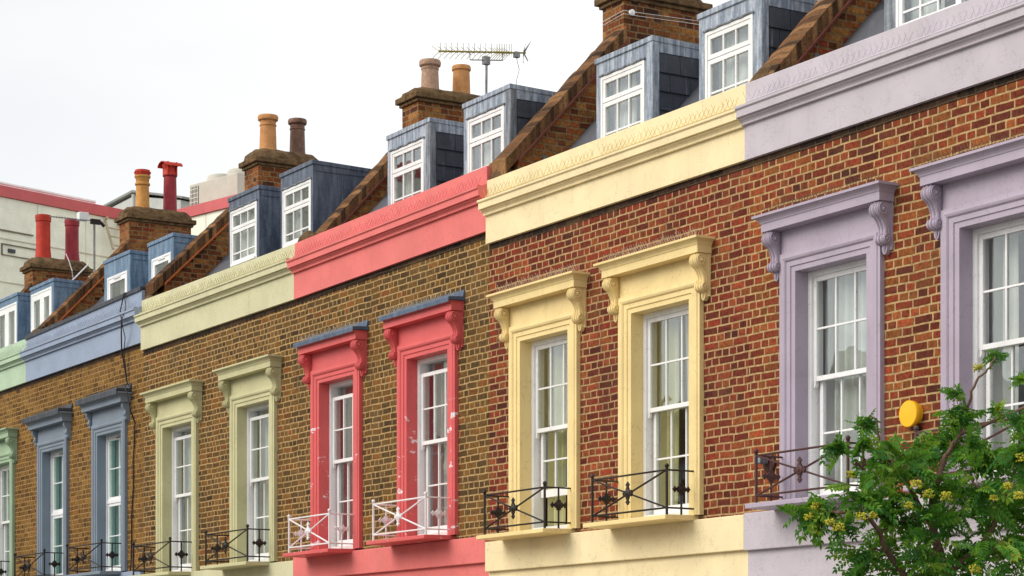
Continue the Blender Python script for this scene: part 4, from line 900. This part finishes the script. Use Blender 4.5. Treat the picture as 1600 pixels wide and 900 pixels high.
BR = [[(-8.43, -5.15, .0), (-8.45, -5.12, .8), (-8.425, -5.153, 1.511), (-8.441, -5.18, 1.829), (-8.382, -5.276, 2.141), (-8.423, -5.343, 2.393), (-8.336, -5.392, 2.573), (-8.385, -5.281, 2.723), (-8.35, -5.222, 2.833), (-8.177, -5.131, 2.9), (-7.975, -4.99, 3.012)],
 [(-8.35, -5.222, 2.833), (-8.325, -5.182, 3.022), (-8.301, -5.141, 3.116), (-8.271, -5.093, 3.173), (-8.326, -4.99, 3.25)],
 [(-8.441, -5.18, 1.829), (-8.388, -5.477, 2.074), (-8.383, -5.663, 2.255), (-8.346, -5.795, 2.402), (-8.347, -5.99, 2.425), (-8.58, -5.988, 2.452)],
 [(-8.423, -5.343, 2.393), (-8.404, -5.504, 2.573), (-8.521, -5.504, 2.707), (-8.558, -5.566, 2.802), (-8.562, -5.572, 2.912)],
 [(-8.382, -5.276, 2.141), (-8.21, -5.184, 2.323), (-8.161, -5.104, 2.51), (-8.055, -5.122, 2.687)],
 [(-8.441, -5.18, 1.829), (-8.187, -4.953, 2.078), (-7.983, -4.811, 2.292), (-7.951, -4.758, 2.51)],
 [(-8.336, -5.392, 2.573), (-8.388, -5.477, 2.65), (-8.436, -5.557, 2.691), (-8.439, -5.756, 2.764)],
 [(-8.385, -5.281, 2.723), (-8.226, -5.211, 2.76), (-8.177, -5.131, 2.697)],
 [(-8.558, -5.566, 2.802), (-8.5, -5.7, 2.76), (-8.433, -5.841, 2.744)]]
RAD = [(.034, .009), (.009, .003), (.02, .004), (.013, .004), (.014, .005), (.02, .005), (.008, .003), (.008, .003), (.006, .003)]
b = MB(); nodes = []
for pts, (r0, r1) in zip(BR, RAD):
    fine_ = []
    for i in range(len(pts) - 1):
        p, q = Vector(pts[i]), Vector(pts[i+1])
        for k in range(4): fine_.append(p.lerp(q, k / 4) + Vector((rt.uniform(-1,1), rt.uniform(-1,1), rt.uniform(-1,1))) * .007)
    fine_.append(Vector(pts[-1])); n = len(fine_); rs = [r0 * (1 - i/(n-1)) + r1 * (i/(n-1)) for i in range(n)] if r0 != .034 else [.034 * (1-i/(n-1))**1.4 + .007 for i in range(n)]
    b.tube(fine_, rs, 8); nodes += [q for q in fine_ if q.z > 1.75]
CL = [(-8.587,-5.999,2.456,.068),(-8.444,-5.957,2.432,.092),(-8.37,-5.834,2.509,.104),(-8.335,-5.969,2.358,.055),(-8.455,-5.589,2.479,.112),(-8.614,-5.465,2.765,.083),(-8.615,-5.60,2.90,.048),(-8.439,-5.756,2.78,.043),(-8.425,-5.926,2.738,.043),(-8.359,-5.624,2.641,.099),(-8.625,-5.29,2.745,.07),(-8.355,-5.424,2.604,.125),(-8.461,-5.213,2.812,.108),(-8.35,-5.222,2.943,.069),(-8.287,-5.312,3.034,.037),(-8.229,-5.216,2.76,.075),(-8.333,-5.001,3.238,.029),(-8.177,-5.131,2.947,.031),(-7.978,-5.188,2.876,.055),(-8.118,-5.032,3.102,.025),(-8.252,-5.061,2.691,.107),(-7.973,-5.18,2.708,.104),(-8.151,-5.28,2.548,.13),(-8.454,-5.202,2.447,.146),(-8.311,-5.545,2.409,.13),(-8.301,-4.95,2.479,.14),(-8.529,-5.518,2.298,.113),(-8.203,-5.559,2.218,.141),(-8.333,-5.195,2.261,.151),(-7.951,-5.337,2.243,.139),(-8.443,-5.761,2.23,.068),(-8.26,-4.882,2.273,.14),(-8.556,-5.37,2.13,.146),(-8.533,-5.717,2.136,.062),(-8.048,-4.918,2.51,.156),(-8.178,-4.746,2.781,.114),(-8.194,-4.773,2.209,.175),(-7.951,-4.758,2.385,.171),(-8.533,-5.139,2.055,.16),(-8.177,-5.131,2.011,.171),(-8.284,-4.728,1.959,.176),(-7.807,-4.905,2.035,.153)]
tw = b; b = MB()
for x, y, z, r in CL:
    c = Vector((x, y, z)); nd = min(nodes, key=lambda q: (q - c).length + max(0, q.z - c.z) * .5)
    mid = nd.lerp(c, .5) + Vector((0, 0, .02)); tw.tube([nd, mid, c], [.0045, .0035, .002], 5)
    cnt = int(7 + 215 * r)
    for i in range(cnt):
        dv = Vector((rt.gauss(0, 1), rt.gauss(0, 1), rt.gauss(0, .8))).normalized() * r * rt.uniform(.1, .98) * 1.15; pos = c + dv
        d = Vector((dv.x + rt.uniform(-.08, .08), dv.y + rt.uniform(-.08, .08), dv.z * .6 + .05 * rt.uniform(-1.2, 1.4)))
        L = rt.uniform(.10, .165) * (0.6 if r < .04 else .8 if r < .06 else 1)
        leaf(b, pos - d.normalized() * L * .45, d, L)
        if i % 3 == 0: tw.tube([c, pos - d.normalized() * L * .45], [.002, .0014], 4)
b.build('crown', LEAF, TREE); tw.build('trunk', BARK, TREE, smooth=True)
BERRY = noise_mat('yellow berry', (150, 146, 30), (190, 182, 48), 40, .4, .1, .001, .5)
BE = [(-8.29,-6.087,2.369),(-8.252,-5.929,2.397),(-8.269,-6.054,2.345),(-8.498,-6.046,2.408),(-8.174,-5.705,2.455),(-8.083,-5.554,2.497),(-8.202,-5.557,2.518),(-8.274,-5.291,3.0),(-8.302,-5.144,3.163),(-7.931,-5.303,2.546),(-7.898,-5.248,2.679),(-7.965,-5.36,2.491),(-7.936,-5.504,2.147),(-7.84,-5.345,2.201),(-8.079,-5.741,2.546),(-8.261,-5.847,2.41),(-8.103,-5.201,2.548),(-8.412,-5.517,2.641),(-8.481,-6.017,2.457),(-7.83,-5.33,2.492),(-8.394,-5.873,2.61)]
for k, (x, y, z) in enumerate(BE):
    b = MB(); R0 = rt.uniform(.018, .032)
    for i in range(int(34 + R0 * 900)):
        a = rt.uniform(0, 6.28); q = math.sqrt(rt.random()) * R0
        b.ball((x + q * math.cos(a), y + q * math.sin(a), z + rt.uniform(-.6, .6) * R0 + .3 * (R0 - q)), .0045, 6, 4)
    b.build('berry_cluster', BERRY, TREE, smooth=True)

# ------------------------------------------------------------------ houses across the street (seen only mirrored in the panes)
ob = brick_mat('far side brick', [(70, 50, 34), (110, 80, 48), (134, 96, 56)], (170, 150, 118), 71)
for k in range(4):
    x0 = -78 + k * 13.0; x1 = x0 + 12.9; hh = 5.0 + .4 * (k % 2)
    h = thing('brick_house', ('brown brick house across the street, behind the viewer, %s' % ['farthest along', 'third away', 'second away', 'nearest the viewer'][k]), 'house', ((x0 + x1) / 2, -18, 0), 'houses across the street')
    MB().prism_x([(-15.6, 0), (-15.6, hh), (-19, hh + 2.2), (-22.5, hh), (-22.5, 0)], x0, x1).build('wall', ob, h)
    MB().prism_x([(-15.4, hh - .1), (-15.4, hh + .05), (-19, hh + 2.42), (-22.6, hh + .05), (-22.6, hh - .1), (-19, hh + 2.25)], x0, x1).build('roof', M['slate2'], h)
    for i in range(5):
        for z in (1.1, 4.0):
            xa = x0 + 1.2 + i * 2.4; MB().box(xa, xa + 1.1, -15.62, -15.54, z, z + 1.7).build('window', M['white'], h); 
    for xx in (x0 + .6, x0 + 6.8):
        c = MB().box(xx, xx + .6, -19.6, -18.2, hh + 1.5, hh + 3.5).build('chimney', ob, h)

for o in bpy.data.objects:
    for k in ('_org', 'tone'):
        if k in o: del o[k]
